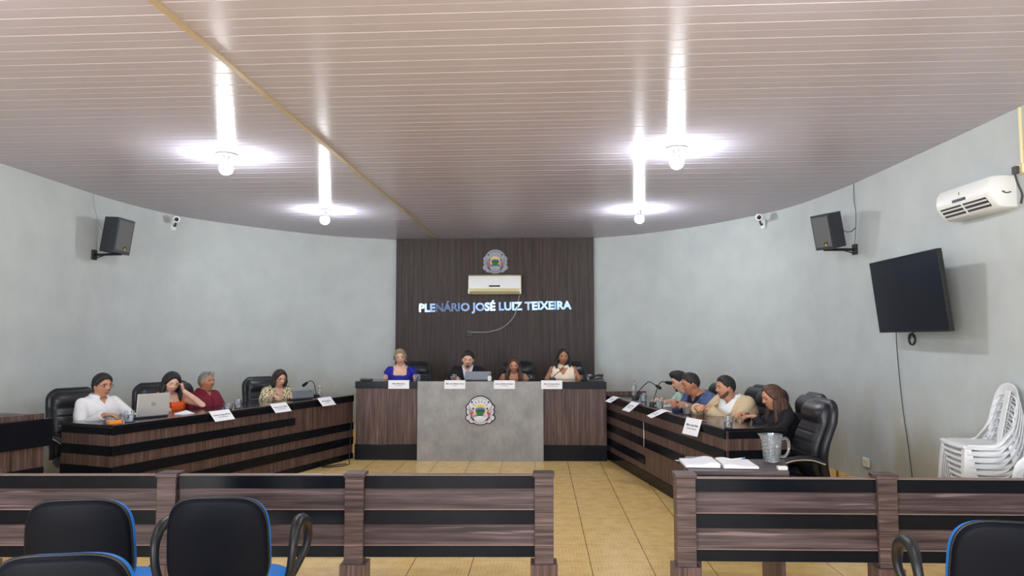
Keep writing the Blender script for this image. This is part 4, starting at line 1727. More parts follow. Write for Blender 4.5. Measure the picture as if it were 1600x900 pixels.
def bottle(label, p, h, r, m, cap_m, wh=False):
    t = thing('bottle', label, 'bottle', p)
    bm = B()
    add_lathe(bm, [(r * 0.7, 0.0005), (r, 0.006), (r, h * 0.3), (r * 0.94, h * 0.33), (r, h * 0.36), (r, h * 0.62), (r * 0.8, h * 0.74), (r * 0.36, h * 0.86), (r * 0.36, h * 0.92)], seg=22)
    obj('body', bm, m, t, True, ang=50)
    bm = B()
    add_lathe(bm, [(r * 0.44, h * 0.915), (r * 0.44, h * 0.99), (r * 0.4, h)], seg=16)
    obj('cap', bm, cap_m, t, True)
    return t


bottle('small clear water bottle at the far end of the left desk', along(LD, 3.35, 0.35), 0.13, 0.028, M['clear'], M['white_pl'])
bottle('clear plastic water bottle at the far end of the right desk', along(RD, 3.40, 0.32), 0.20, 0.032, M['clear'], M['clear'])
# white pump bottle on the head table
t = thing('sanitiser_bottle', 'small white pump bottle on the head table right of the grey laptop', 'bottle', on_mesa(1.735, 0.12))
bm = B()
add_lathe(bm, [(0.022, 0.0005), (0.026, 0.006), (0.026, 0.05), (0.022, 0.06), (0.011, 0.068), (0.011, 0.075)], seg=18)
obj('body', bm, M['white_pl'], t, True)
bm = B()
add_lathe(bm, [(0.013, 0.075), (0.013, 0.09), (0.006, 0.092), (0.006, 0.105)], seg=14)
add_box(bm, -0.008, 0.03, -0.006, 0.006, 0.102, 0.112, 0.002)
obj('pump', bm, M['ink'], t, True)


def mic(label, p, rotz, pts, base=True):
    """gooseneck microphone, points in local coordinates; local x towards the speaker"""
    t = thing('microphone', label, 'microphone', p, rotz)
    bm = B()
    loft(bm, [ring_xy((0, 0, z), 0.042 * k, 0.034 * k, 28, 4) for z, k in ((0.0005, 0.97), (0.02, 1.0), (0.034, 0.85), (0.037, 0.6))])
    obj('base', bm, M['blk_plastic'], t, True)
    P = spline(pts, 8)
    bm = B()
    add_tube(bm, P, 0.0055, 8)
    obj('gooseneck', bm, M['blk_plastic'], t, True)
    d = (P[-1] - P[-3]).normalized()
    u = d.orthogonal().normalized()
    Fm = frame(P[-1], u, d.cross(u), d)
    bm = B()
    add_lathe(bm, [(0.006, -0.01), (0.013, 0.0), (0.019, 0.02), (0.0205, 0.045), (0.017, 0.066), (0.008, 0.076)], seg=16, M=Fm)
    obj('foam_windscreen', bm, M['blk_soft'], t, True)
    return t


mic('black gooseneck microphone at the far end of the left desk', along(LD, 3.13, 0.24), 0, [(0, 0, 0.035), (-0.012, -0.01, 0.12), (-0.035, -0.02, 0.19), (-0.075, -0.03, 0.205), (-0.105, -0.035, 0.185)])
mic('black gooseneck microphone on the right desk, farther one with its head bent down', along(RD, 3.03, 0.22), 0, [(0, 0, 0.035), (0.07, -0.03, 0.13), (0.14, -0.06, 0.20), (0.17, -0.07, 0.205), (0.235, -0.10, 0.165)])
mic('black gooseneck microphone on the right desk at the face of the man in mint', along(RD, 2.12, 0.13), 0, [(0, 0, 0.035), (0.03, 0.0, 0.13), (0.075, 0.01, 0.235), (0.11, 0.01, 0.258), (0.145, 0.01, 0.253)])
mic('black gooseneck microphone on the head table by the woman in the cream top', on_mesa(2.56, 0.30), mrot, [(0, 0, 0.035), (0.05, 0.02, 0.09), (0.11, 0.04, 0.13), (0.15, 0.05, 0.19), (0.165, 0.05, 0.205)])


def laptop(label, p, rotz, m, ang, w=0.35, d=0.235, logo=True):
    """screen lid stands at local y=0 with its back to -y, keyboard towards +y"""
    t = thing('laptop', label, 'laptop', p, rotz)
    bm = B()
    add_box(bm, -w / 2, w / 2, 0.0, d, 0.0015, 0.018, 0.004)
    obj('base', bm, M['dk_grey'], t)
    bm = B()
    for r_ in range(4):
        for c_ in range(11):
            x0 = -w / 2 + 0.03 + c_ * (w - 0.06) / 11
            add_box(bm, x0, x0 + (w - 0.06) / 11 - 0.003, 0.035 + r_ * 0.024, 0.055 + r_ * 0.024, 0.0182, 0.0195)
    k_ = obj('keyboard', bm, M['ink'], t)
    k_['kind'] = 'stuff'
    Mx = Matrix.Translation((0, 0.0, 0.016)) @ Matrix.Rotation(-ang, 4, 'X')
    bm = B()
    add_box(bm, -w / 2, w / 2, -0.007, 0.0, 0.0, d - 0.005, 0.003, Mx)
    lid = obj('lid', bm, m, t)
    bm = B()
    add_box(bm, -w / 2 + 0.008, w / 2 - 0.008, 0.0002, 0.001, 0.012, d - 0.013, 0, Mx)
    obj('screen', bm, M['screen'], lid)
    if logo:
        bm = B()
        q = Mx @ Matrix.Translation((0, -0.0072, d * 0.52)) @ Matrix.Rotation(R(90), 4, 'X')
        for a0, a1 in ((0, 2 * PI),):
            pts = [q @ Vector((0.019 * math.cos(2 * PI * k / 28), 0.019 * math.sin(2 * PI * k / 28), 0.0003)) for k in range(29)]
            add_tube(bm, pts, 0.0014, 6, cap=False)
        lg = text_mesh('DELL', 0.012, 0.0003, 0.0004)
        for v in lg.verts:
            v.co = q @ (v.co + Vector((0, 0, 0.0005)))
        tmp = bpy.data.meshes.new('t')
        lg.to_mesh(tmp)
        lg.free()
        bm.from_mesh(tmp)
        bpy.data.meshes.remove(tmp)
        obj('logo', bm, M['ink2'], lid)
    return t


laptop('open silver laptop with round logo at the near end of the left desk', along(LD, 0.585, 0.20), la - R(14), M['silver'], R(-4), 0.31, 0.215)
laptop('half-open grey laptop on the left desk in front of the woman in the patterned blouse', along(LD, 2.78, 0.17), la - R(10), M['lap_grey'], R(20), 0.33, 0.10, False)
laptop('open dark grey laptop on the head table by the man in the black jacket', on_mesa(1.585, 0.12), mrot, M['lap_grey'], R(-2), 0.34, 0.115, False)

# orange box and papers
t = thing('card_box', 'small orange and yellow box on the near corner of the left desk', 'box', along(LD, 0.08, 0.075), la - R(25))
bm = B()
add_box(bm, -0.055, 0.055, -0.03, 0.03, 0.001, 0.03, 0.003)
obj('box', bm, M['orange_box'], t)
bm = B()
add_box(bm, 0.045, 0.0556, -0.0305, 0.0305, 0.0012, 0.0306, 0.002)
obj('end_flap', bm, M['emb_red'], t)
bm = B()
loft(bm, [[Vector((-0.07, -0.05, 0.001)), Vector((0.08, -0.05, 0.001)), Vector((0.08, 0.06, 0.001)), Vector((-0.07, 0.06, 0.001))], [Vector((-0.07, -0.05, 0.006)), Vector((0.08, -0.05, 0.004)), Vector((0.08, 0.06, 0.03)), Vector((-0.07, 0.06, 0.012))]])
tag(obj('paper_sheets', bm, M['paper'], None, loc=along(LD, 0.93, 0.16), rot=(0, 0, la)), 'loose white papers on the left desk under the elbow of the woman in orange', 'paper')
bm = B()
add_box(bm, -0.09, 0.09, -0.12, 0.12, 0.001, 0.006)
tag(obj('paper_sheets', bm, M['paper'], None, loc=along(RD, 2.02, 0.27), rot=(0, 0, ra + R(20))), 'white papers on the right desk under the hands of the man in the mint shirt', 'paper')
# black objects at both ends of the head table
t = thing('remote_box', 'flat black box at the left end of the head table', 'box', on_mesa(0.10, 0.16), mrot)
bm = B()
add_box(bm, -0.07, 0.085, -0.04, 0.04, 0.0005, 0.026, 0.006)
obj('case', bm, M['blk_plastic'], t)
bm = B()
add_box(bm, -0.05, 0.0, -0.02, 0.02, 0.0262, 0.029, 0.001)
obj('button_pad', bm, M['dk_grey'], t)
t = thing('telephone', 'black telephone handset at the right end of the head table', 'telephone', on_mesa(3.13, 0.16), mrot)
bm = B()
loft(bm, [[Vector((x, y, 0.0008)) for x, y in ((-0.11, -0.07), (0.09, -0.07), (0.09, 0.08), (-0.11, 0.08))], [Vector((x, y, z)) for x, y, z in ((-0.10, -0.06, 0.015), (0.08, -0.06, 0.035), (0.08, 0.07, 0.05), (-0.10, 0.07, 0.02))]])
obj('base', bm, M['blk_plastic'], t)
bm = B()
add_tube(bm, spline([(-0.10, 0.0, 0.035), (-0.05, 0.0, 0.06), (0.02, 0.0, 0.075), (0.085, 0.0, 0.072)], 6), [0.018] * 6 + [0.014] * 7 + [0.018] * 6, 10)
obj('handset', bm, M['blk_plastic'], t, True)

# small table: open book, loose sheet, pen, jug, sticker box
TT = 0.7505
t = thing('open_book', 'thick open book with white pages on the small table', 'book', (1.30, 4.68, TT), R(-4))
for s, w_, th in ((-1, 0.21, 0.032), (1, 0.21, 0.026)):
    bm = B()
    rings = []
    for i in range(9):
        u = i / 8
        x = s * w_ * u
        z = 0.004 + th * (1 - 0.15 * u) * (0.55 + 0.45 * math.sin(PI * min(1, u * 1.6 + 0.15)))
        rings.append([Vector((x + 0.02 * (1 if s > 0 else 0), -0.13 + 0.02 * (s > 0) * -1, 0.004)), Vector((x + 0.02 * (s > 0), 0.13, 0.004)), Vector((x + 0.02 * (s > 0), 0.13, z)), Vector((x + 0.02 * (s > 0), -0.13 - 0.02 * (s > 0), z))])
    loft(bm, rings)
    pg = obj('pages', bm, M['paper'], t, True, ang=40)
bm = B()
add_box(bm, -0.215, 0.235, -0.135, 0.135, 0.0003, 0.004)
obj('cover', bm, M['dk_grey'], t)
bm = B()
for r_ in range(9):
    add_box(bm, -0.18, -0.03 - 0.02 * (r_ % 3), 0.09 - r_ * 0.022, 0.094 - r_ * 0.022, 0.0358, 0.0362)
obj('printed_lines', bm, M['paper2'], t)
t = thing('pen', 'blue and white pen lying on the right page of the open book', 'pen', (1.425, 4.67, TT + 0.033), R(25))
bm = B()
add_tube(bm, [(-0.07, 0, 0.005), (0.05, 0, 0.007)], 0.004, 8)
obj('barrel', bm, M['white_pl'], t, True)
bm = B()
add_tube(bm, [(0.0505, 0, 0.007), (0.075, 0, 0.0075)], 0.005, 8)
o = obj('cap', bm, M['emb_blue'], t, True)
bm = B()
add_box(bm, -0.09, 0.09, -0.07, 0.07, 0.0003, 0.0015)
tag(obj('paper_sheet', bm, M['paper'], None, loc=(1.185, 4.82, TT), rot=(0, 0, R(20))), 'loose white sheet on the small table behind the open book', 'paper')

t = thing('water_jug', 'clear cut-glass water jug with handle on the small table', 'jug', (1.70, 4.80, TT), R(5))
bm = B()
n = 48


def jring(r, z, amp, ph, spout=0.0):
    out = []
    for k in range(n):
        a = 2 * PI * k / n
        rr = r + amp * math.cos(12 * a + ph)
        sp = spout * max(0, math.cos(a - PI)) ** 8
        out.append(Vector(((rr + sp) * math.cos(a), (rr + sp) * math.sin(a), z + sp * 0.3)))
    return out


rings = [jring(0.047, 0.0005, 0, 0), jring(0.05, 0.006, 0, 0)]
for i in range(15):
    u = i / 14
    rings.append(jring(0.050 + 0.018 * u, 0.012 + 0.14 * u, 0.0032, PI * i))
rings += [jring(0.069, 0.162, 0, 0, 0.008), jring(0.071, 0.178, 0, 0, 0.02), jring(0.0685, 0.178, 0, 0, 0.02), jring(0.0655, 0.15, 0, 0), jring(0.047, 0.014, 0, 0), jring(0.02, 0.013, 0, 0)]
loft(bm, rings)
obj('jug_wall', bm, M['cut_glass'], t, True, ang=25)
bm = B()
loft(bm, [[Vector(((0.0455 + 0.0105 * u) * math.cos(2 * PI * k / n), (0.0455 + 0.0105 * u) * math.sin(2 * PI * k / n), 0.0145 + 0.085 * u)) for k in range(n)] for u in (0, 0.5, 1)])
obj('water', bm, M['water'], t, True)
bm = B()
add_tube(bm, spline([(0.066, 0, 0.145), (0.10, 0, 0.15), (0.118, 0, 0.12), (0.115, 0, 0.07), (0.09, 0, 0.035), (0.054, 0, 0.035)], 6), 0.0075, 10, 1.2)
obj('handle', bm, M['glass'], t, True)
t = thing('paper_tag', 'small white box at the right edge of the small table', 'box', (1.66, 4.51, TT), R(-2))
bm = B()
add_box(bm, -0.028, 0.028, -0.02, 0.02, 0.0003, 0.022, 0.002)
obj('case', bm, M['white_pl'], t)
bm = B()
add_box(bm, -0.02, 0.02, -0.0206, -0.02, 0.006, 0.016)
obj('label_strip', bm, M['cream_pl'], t)


# ------------------------------------------------------------------ people
def skin_mat(name, col):
    k = NT(name)
    v = k.coords()
    n = k.noise(v, 22.0, 3.0)
    a = tuple(c * 0.90 for c in col[:3]) + (1,)
    b = tuple(min(1, c * 1.07) for c in col[:3]) + (1,)
    k.link(k.ramp(n, [(0.3, a), (0.7, b)]), k.p.inputs['Base Color'])
    k.p.inputs['Roughness'].default_value = 0.5
    k.p.inputs['Specular IOR Level'].default_value = 0.4
    return k.m


def hair_mat(name, dark, light, rough=0.6):
    k = NT(name)
    v = k.coords((1, 1, 0.12))
    n = k.noise(v, 90.0, 3.0, 0.6, 0.3)
    k.link(k.ramp(n, [(0.35, dark), (0.7, light)]), k.p.inputs['Base Color'])
    k.p.inputs['Roughness'].default_value = rough
    k.bump(n, 0.9, 0.008)
    return k.m


def cloth_mat(name, col, rough=0.8, vary=0.06):
    k = NT(name)
    n = k.noise(k.coords(), 14.0, 4.0)
    a = tuple(c * (1 - vary) for c in col[:3]) + (1,)
    b = tuple(min(1, c * (1 + vary)) for c in col[:3]) + (1,)
    k.link(k.ramp(n, [(0.3, a), (0.7, b)]), k.p.inputs['Base Color'])
    k.p.inputs['Roughness'].default_value = rough
    k.p.inputs['Specular IOR Level'].default_value = 0.25
    k.bump(k.noise(k.coords((1, 1, 0.6)), 16.0, 3.0, 0.6, 0.8), 0.35, 0.02)
    return k.m


def print_mat():
    k = NT('patterned_blouse_fabric')
    v = k.coords()
    vo = k.new('ShaderNodeTexVoronoi')
    vo.inputs['Scale'].default_value = 52.0
    k.link(v, vo.inputs['Vector'])
    n = k.noise(v, 40.0, 3.0, 0.6, 1.0)
    base = k.ramp(k.noise(v, 7.0, 2.0), [(0.45, S(216, 200, 160)), (0.6, S(150, 148, 130))])
    spots = k.ramp(vo.outputs['Distance'], [(0.36, (1, 1, 1, 1)), (0.46, (0, 0, 0, 1))])
    c = k.mix(spots, base, S(40, 30, 26))
    sp2 = k.ramp(n, [(0.60, (0, 0, 0, 1)), (0.64, (1, 1, 1, 1))])
    c = k.mix(sp2, c, S(92, 66, 44))
    k.link(c, k.p.inputs['Base Color'])
    k.p.inputs['Roughness'].default_value = 0.7
    return k.m


SK = {'fair': skin_mat('fair_skin', S(206, 160, 136)), 'tan': skin_mat('tan_skin', S(186, 132, 104)), 'brown': skin_mat('brown_skin', S(164, 112, 84)), 'pale': skin_mat('pale_skin', S(214, 168, 146))}
HR = {'black': hair_mat('black_hair', S(14, 13, 15), S(34, 31, 33)), 'brown': hair_mat('brown_hair', S(44, 28, 22), S(98, 64, 46)), 'dkbrown': hair_mat('dark_brown_hair', S(24, 18, 17), S(54, 40, 34)),
      'grey': hair_mat('grey_hair', S(92, 90, 86), S(150, 147, 140)), 'blond': hair_mat('ash_blond_hair', S(104, 92, 70), S(168, 152, 120)),
      'stubble': hair_mat('stubble', S(84, 60, 50), S(112, 80, 66), 0.7), 'fade': hair_mat('short_cropped_hair', S(40, 35, 34), S(66, 56, 52), 0.7)}
CL = {'white': cloth_mat('white_shirt_cotton', S(222, 222, 224)), 'orange': cloth_mat('orange_knit', S(226, 92, 40)), 'maroon': cloth_mat('maroon_cotton', S(112, 28, 46)),
      'royal': cloth_mat('royal_blue_crepe', S(28, 32, 138), 0.6), 'blackj': cloth_mat('black_jacket_wool', S(26, 26, 34)), 'shirt_w': cloth_mat('pale_shirt', S(206, 210, 224)),
      'taupe': cloth_mat('taupe_camisole', S(112, 98, 84)), 'cream': cloth_mat('cream_satin', S(228, 208, 188), 0.5), 'mint': cloth_mat('mint_polo_pique', S(176, 206, 196)),
      'bluej': cloth_mat('blue_blazer_wool', S(72, 88, 126)), 'navy': cloth_mat('navy_tee', S(24, 28, 48)), 'beige': cloth_mat('beige_blazer_linen', S(196, 174, 142)),
      'blackt': cloth_mat('black_blouse', S(30, 28, 33)), 'trousers': cloth_mat('dark_trouser_cloth', S(38, 40, 50)), 'print': print_mat()}
M['eye_dark'] = mat('dark_iris', S(28, 20, 18), 0.25)
M['eye_white'] = mat('eye_white', S(214, 208, 202), 0.3)
M['lips'] = mat('lips', S(160, 82, 78), 0.45)
M['lipstick'] = mat('red_lipstick', S(150, 40, 48), 0.4)
M['shoe'] = mat('black_shoe_leather', S(22, 20, 20), 0.35)
M['frame_dark'] = mat('dark_spectacle_frame', S(40, 30, 30), 0.35)
M['lens_glass'] = mat('spectacle_lens', (0.95, 0.97, 1, 1), 0.03, trans=1.0, ior=1.02)
M['pearl'] = mat('pale_bead', S(214, 206, 190), 0.3)


def gs(x, c, w):
    return math.exp(-((x - c) / w) ** 2)


def head_pt(d, fem=False, wide=1.0):
    """surface of the head in the direction d (unit); y is forward"""
    x, y, z = d
    hx, hy, hz = 0.073 * wide, 0.092, 0.110
    p = Vector((x * hx, y * hy, z * hz))
    if z < 0.1:
        k = smst(0.1, -0.95, z)
        p.x *= 1 - (0.34 if fem else 0.27) * k
        if y < 0:
            p.y *= 1 - 0.30 * k
    if y > 0:
        k = smst(0.25, 0.9, y)
        p.y -= 0.010 * k * smst(0.5, -0.1, z) * (1 - 0.6 * abs(x))
        # brow, eyes, nose, mouth, chin, cheeks
        p.y += 0.005 * gs(z, 0.22, 0.10) * k
        ax = abs(x)
        p.y -= 0.010 * gs(ax, 0.40, 0.16) * gs(z, 0.07, 0.09) * k
        prof = smst(0.22, -0.17, z) * (1 - smst(-0.17, -0.29, z))
        p.y += (0.027 if not fem else 0.023) * prof * math.exp(-(x / (0.13 + 0.10 * smst(0.1, -0.2, z))) ** 2)
        p.y += 0.006 * gs(ax, 0.52, 0.22) * gs(z, -0.14, 0.16) * k
        p.y += 0.006 * gs(z, -0.47, 0.09) * gs(x, 0, 0.26) * k
        p.y -= 0.004 * gs(z, -0.47, 0.02) * gs(x, 0, 0.3) * k
        p.y -= 0.004 * gs(z, -0.60, 0.06) * gs(x, 0, 0.3) * k
        p.y += (0.013 if not fem else 0.009) * gs(z, -0.86, 0.2) * gs(x, 0, 0.35) * smst(0, 0.4, y)
    else:
        p.y -= 0.010 * gs(z, 0.25, 0.5) * smst(0, -0.8, y)
    return p


def head_mesh(bm, T, fem, wide):
    U, V = 48, 36
    rings = []
    for j in range(1, V):
        th = PI * j / V
        rings.append([T @ head_pt((math.sin(th) * math.sin(2 * PI * i / U), math.sin(th) * math.cos(2 * PI * i / U), -math.cos(th)), fem, wide) for i in range(U)])
    loft(bm, rings)
    for s in (-1, 1):      # ears
        Me = T @ Matrix.Translation((s * 0.073 * wide, -0.008, -0.004)) @ Matrix.Rotation(s * R(-22), 4, 'Z') @ Matrix.Rotation(R(-10), 4, 'X')
        add_ell(bm, (s * 0.000, 0, 0), (0.008, 0.016, 0.028), 12, 10, Me)


def shell(T, fem, wide, fn, U=96, V=72):
    """offset shell over the head; fn(az, z, d) -> thickness (<=0 means bare)"""
    bm = B()
    grid = []
    for j in range(V + 1):
        th = PI * (0.002 + 0.996 * j / V)
        row = []
        for i in range(U):
            d = Vector((math.sin(th) * math.sin(2 * PI * i / U), math.sin(th) * math.cos(2 * PI * i / U), -math.cos(th)))
            az = math.degrees(abs(math.atan2(d.x, d.y)))
            t = fn(az, d.z, d)
            p = head_pt(d, fem, wide)
            nrm = Vector((d.x / 0.075, d.y / 0.096, d.z / 0.110)).normalized()
            row.append((bm.verts.new(T @ (p + nrm * (t if t > -0.004 else -0.004))), t))
        grid.append(row)
    for j in range(V):
        for i in range(U):
            q = [grid[j][i], grid[j][(i + 1) % U], grid[j + 1][(i + 1) % U], grid[j + 1][i]]
            if max(t for _, t in q) > 0:
                bm.faces.new([v for v, _ in q])
    for v in [v for v in bm.verts if not v.link_faces]:
        bm.verts.remove(v)
    return bm


def interp(tab, x):
    for (a, b), (c, d) in zip(tab[:-1], tab[1:]):
        if x <= c:
            return b + (d - b) * (x - a) / (c - a)
    return tab[-1][1]


HL_SHORT = [(0, 0.62), (25, 0.60), (45, 0.48), (58, 0.30), (68, 0.18), (80, -0.02), (95, 0.02), (112, -0.18), (140, -0.52), (180, -0.60)]
HL_LONG = [(0, 0.66), (20, 0.62), (40, 0.42), (55, 0.16), (68, -0.1), (80, -0.40), (100, -0.62), (140, -0.75), (180, -0.78)]


def hand(bm, W, d, n, side, curl=0.5, s=1.0, spread=1.0):
    """palm and five fingers. W wrist, d finger direction, n palm-facing direction, side +1 right, -1 left"""
    d = d.normalized()
    n = (n - d * n.dot(d)).normalized()
    a = d.cross(n)
    rings = []
    for u, w, t in ((-0.012, 0.024, 0.020), (0.01, 0.029, 0.018), (0.04, 0.038, 0.0165), (0.075, 0.041, 0.0145), (0.092, 0.038, 0.011)):
        rings.append(ring_xy(W + d * u * s, w * s, t * s, 16, 2.8, a, n))
    loft(bm, rings)
    for i, L in enumerate((0.072, 0.080, 0.075, 0.058)):
        o = (i - 1.5) * 0.0215 * s * spread
        thumb_side = side
        o *= -thumb_side          # index finger on the thumb side
        p = W + d * (0.084 * s) + a * o
        pts = [p - d * 0.015 * s]
        ang = 0.15
        q = p.copy()
        f = (d + a * (o * 2.2)).normalized()
        pts.append(q.copy())
        for k, fr in enumerate((0.45, 0.32, 0.23)):
            ang += curl * (0.55 if k == 0 else 0.85)
            dirv = f * math.cos(ang) + n * math.sin(ang)
            q = q + dirv * (L * fr * s)
            pts.append(q.copy())
        add_capsule(bm, pts, [0.0095 * s, 0.0095 * s, 0.0088 * s, 0.008 * s, 0.007 * s], 10)
    # thumb from the side of the palm near its base
    b = W + d * 0.028 * s + a * (0.026 * side * s) + n * 0.004 * s
    d1 = (d * 0.62 + a * (0.72 * side) + n * 0.28).normalized()
    d2 = (d * 0.85 + a * (0.35 * side) + n * (0.25 + 0.3 * curl)).normalized()
    add_capsule(bm, [b, b + d1 * 0.036 * s, b + d1 * 0.036 * s + d2 * 0.03 * s, b + d1 * 0.036 * s + d2 * 0.055 * s], [0.014 * s, 0.0115 * s, 0.010 * s, 0.008 * s], 10)


def elbow(Sh, W, a, b, pole):
    v = W - Sh
    L = v.length
    if L > (a + b) * 0.995:
        W = Sh + v * ((a + b) * 0.995 / L)
        v = W - Sh
        L = v.length
    u = v / L
    x = (a * a - b * b + L * L) / (2 * L)
    h = math.sqrt(max(0.0, a * a - x * x))
    p = pole - u * pole.dot(u)
    p = p.normalized() if p.length > 1e-5 else u.orthogonal().normalized()
    return Sh + u * x + p * h, W


def person(label, head, face, lean, sex, skin, hairm, hair, garments, hands, seat=0.0, h_yaw=0, h_pitch=0, h_roll=0, sc=1.0, girth=1.0, extras=(), brow='black',
           eyes='open', lip='lips', beard=None, glasses=None, poles=None, wide=1.0, brows=True, neck=(0.025, 0.020)):
    """head: world centre of the head; face: world heading in degrees of the chest; seat: height of the floor under the chair"""
    fem = sex == 'f'
    rz = R(face) - PI / 2
    la_ = R(lean)
    sp = Vector((0, math.sin(la_), math.cos(la_)))          # spine
    fw = Vector((0, math.cos(la_), -math.sin(la_)))         # chest normal
    X = Vector((1, 0, 0))
    nk = Vector((0, math.sin(la_ * 0.8 + 0.12), math.cos(la_ * 0.8 + 0.12)))
    HRm = Matrix.Rotation(R(h_yaw), 4, 'Z') @ Matrix.Rotation(R(-h_pitch), 4, 'X') @ Matrix.Rotation(R(h_roll), 4, 'Y')
    hipz = 0.52
    nkv = Vector((0, neck[0], neck[1])) * sc
    up = nkv + (HRm @ Vector((0, 0.018, 0.077))) * sc
    target = head[2] - seat
    Lt = (target - hipz - up.z) / sp.z
    Lt = max(0.36, min(0.60, Lt))
    hip = Vector((0, 0, hipz))
    Bn = hip + sp * Lt
    N = Bn + nkv
    C = Bn + up
    wx, wy = head[0], head[1]
    rt = Matrix.Rotation(rz, 4, 'Z')
    off = rt @ Vector((C.x, C.y, 0))
    root = Vector((wx - off.x, wy - off.y, seat))
    t = thing('person', label, 'person', root, rz)
    inv = (Matrix.Translation(root) @ rt).inverted()
    T = Matrix.Translation(C) @ HRm @ Matrix.Scale(sc, 4)
    k = Lt / 0.48

    if fem:
        prof = [(-0.10, 0.165, 0.13, 0), (0.0, 0.178, 0.125, 0), (0.22, 0.145, 0.105, 0), (0.45, 0.142, 0.10, 0.005), (0.66, 0.155, 0.118, 0.018), (0.78, 0.160, 0.108, 0.012), (0.88, 0.150, 0.082, 0.0), (0.95, 0.112, 0.064, -0.004), (1.0, 0.066, 0.056, 0), (1.04, 0.054, 0.053, 0.0)]
        shw, ar = 0.165, (0.044, 0.038, 0.033, 0.034, 0.024)
    else:
        prof = [(-0.10, 0.165, 0.13, 0), (0.0, 0.172, 0.128, 0), (0.22, 0.165, 0.120, 0), (0.45, 0.166, 0.118, 0.005), (0.66, 0.182, 0.124, 0.008), (0.80, 0.186, 0.116, 0.004), (0.89, 0.172, 0.092, 0.0), (0.95, 0.128, 0.074, -0.004), (1.0, 0.076, 0.064, 0), (1.04, 0.062, 0.061, 0.0)]
        shw, ar = 0.182, (0.050, 0.044, 0.038, 0.039, 0.028)
    shw *= sc
    ar = [a * sc * (0.85 + 0.15 * girth) for a in ar]

    def torso_rings(extra, tmax=1.04, tmin=-0.10):
        out = []
        for tt, w, d, o in prof:
            if tt > tmax + 1e-6 or tt < tmin - 1e-6:
                continue
            g = girth if tt < 0.8 else 1 + (girth - 1) * 0.4
            out.append(ring_xy(hip + sp * (Lt * tt) + fw * o, w * sc * g + extra, d * sc * g + extra, 32, 2.5, X, fw))
        return out
    # joints of the arms
    ua, fa = 0.285 * sc, 0.25 * sc
    arms = {}
    for s in (-1, 1):
        Sh = hip + sp * (Lt - 0.078) + X * (s * shw)
        h = hands[0 if s < 0 else 1]          # (wrist xyz, finger dir, palm normal, curl) ; first left (-x), then right
        Wt = Vector(h[0])
        if len(h) > 4 and h[4] == 'head':
            Wt = C + Wt
        pole = Vector((s * 0.45, -0.30, -0.85)) if not poles else Vector(poles[0 if s < 0 else 1])
        E_, Wp = elbow(Sh, Wt, ua, fa, pole)
        arms[s] = (Sh, E_, Wp, Vector(h[1]), Vector(h[2]), h[3])

    # ---- body: one continuous surface
    bm = B()
    loft(bm, torso_rings(0.0))
    add_capsule(bm, [Bn - nk * 0.03, N, C - Vector((0, 0.0, 0.03 * sc)) + HRm @ Vector((0, -0.018, -0.03)) * 1.0], [0.056 * sc if fem else 0.064 * sc, 0.05 * sc if fem else 0.058 * sc, 0.05 * sc if fem else 0.058 * sc], 18)
    for s in (-1, 1):
        Sh, E_, Wp, hd, hn, cu = arms[s]
        m1 = Sh.lerp(E_, 0.5)
        m2 = E_.lerp(Wp, 0.35)
        add_capsule(bm, [Sh.lerp(Bn, 0.12), m1, E_, m2, Wp], ar, 16)
        hand(bm, Wp + (Wp - E_).normalized() * 0.012, hd, hn, s, max(cu, 0.75), sc * (0.86 if fem else 0.93))
        hj = hip + X * (s * 0.095) + Vector((0, 0.02, 0))
        kn = hj + Vector((s * 0.05, 0.40, 0.0))
        an = Vector((kn.x, kn.y - 0.19, 0.085))
        add_capsule(bm, [hj, hj.lerp(kn, 0.5), kn, kn.lerp(an, 0.35), an], [0.085, 0.074, 0.055, 0.05, 0.036], 16)
        add_capsule(bm, [an + Vector((0, -0.02, -0.045)), an + Vector((0, 0.06, -0.05)), an + Vector((0, 0.15, -0.06))], [0.034, 0.033, 0.022], 12)
    head_mesh(bm, T, fem, wide)
    bm = remesh(bm, 0.0058, 2, 0.4)
    bm.normal_update()
    tree = BVHTree.FromBMesh(bm)
    obj('body', bm, SK[skin], t, True, ang=0)

    # ---- face
    def on_face(x, z, lift=0.0):
        o = T @ Vector((x, 0.3, z))
        dv = (T.to_3x3() @ Vector((0, -1, 0))).normalized()
        hit = tree.ray_cast(o, dv)
        p = hit[0] if hit[0] is not None else T @ Vector((x, 0.09, z))
        return p - dv * lift
    Rf = T.to_3x3().to_4x4()
    for s in (-1, 1):
        e = on_face(s * 0.031, 0.008)
        Me = Matrix.Translation(e) @ Rf @ Matrix.Rotation(s * R(-14), 4, 'Z')
        bm = B()
        if eyes == 'open':
            add_ell(bm, (0, -0.0015, 0), (0.0145, 0.005, 0.0062), 14, 8, Me)
            ey = obj('eye', bm, M['eye_white'], t, True, ang=0)
            bm = B()
            add_ell(bm, (0, 0.0018, 0), (0.0068, 0.003, 0.0064), 12, 8, Me)
            obj('iris', bm, M['eye_dark'], ey, True, ang=0)
            bm = B()
            add_tube(bm, [Me @ Vector((x, 0.0028 - 18 * x * x, 0.0052 - 16 * x * x)) for x in (-0.015, -0.008, 0, 0.008, 0.015)], 0.0018, 6)
            obj('eyelashes', bm, M['eye_dark'], ey, True, ang=0)
        else:
            add_tube(bm, [Me @ Vector((x, 0.0022 - 12 * x * x, -0.004 + 14 * x * x)) for x in (-0.015, -0.008, 0, 0.008, 0.015)], 0.0023, 6)
            obj('eyelashes', bm, M['eye_dark'], t, True, ang=0)
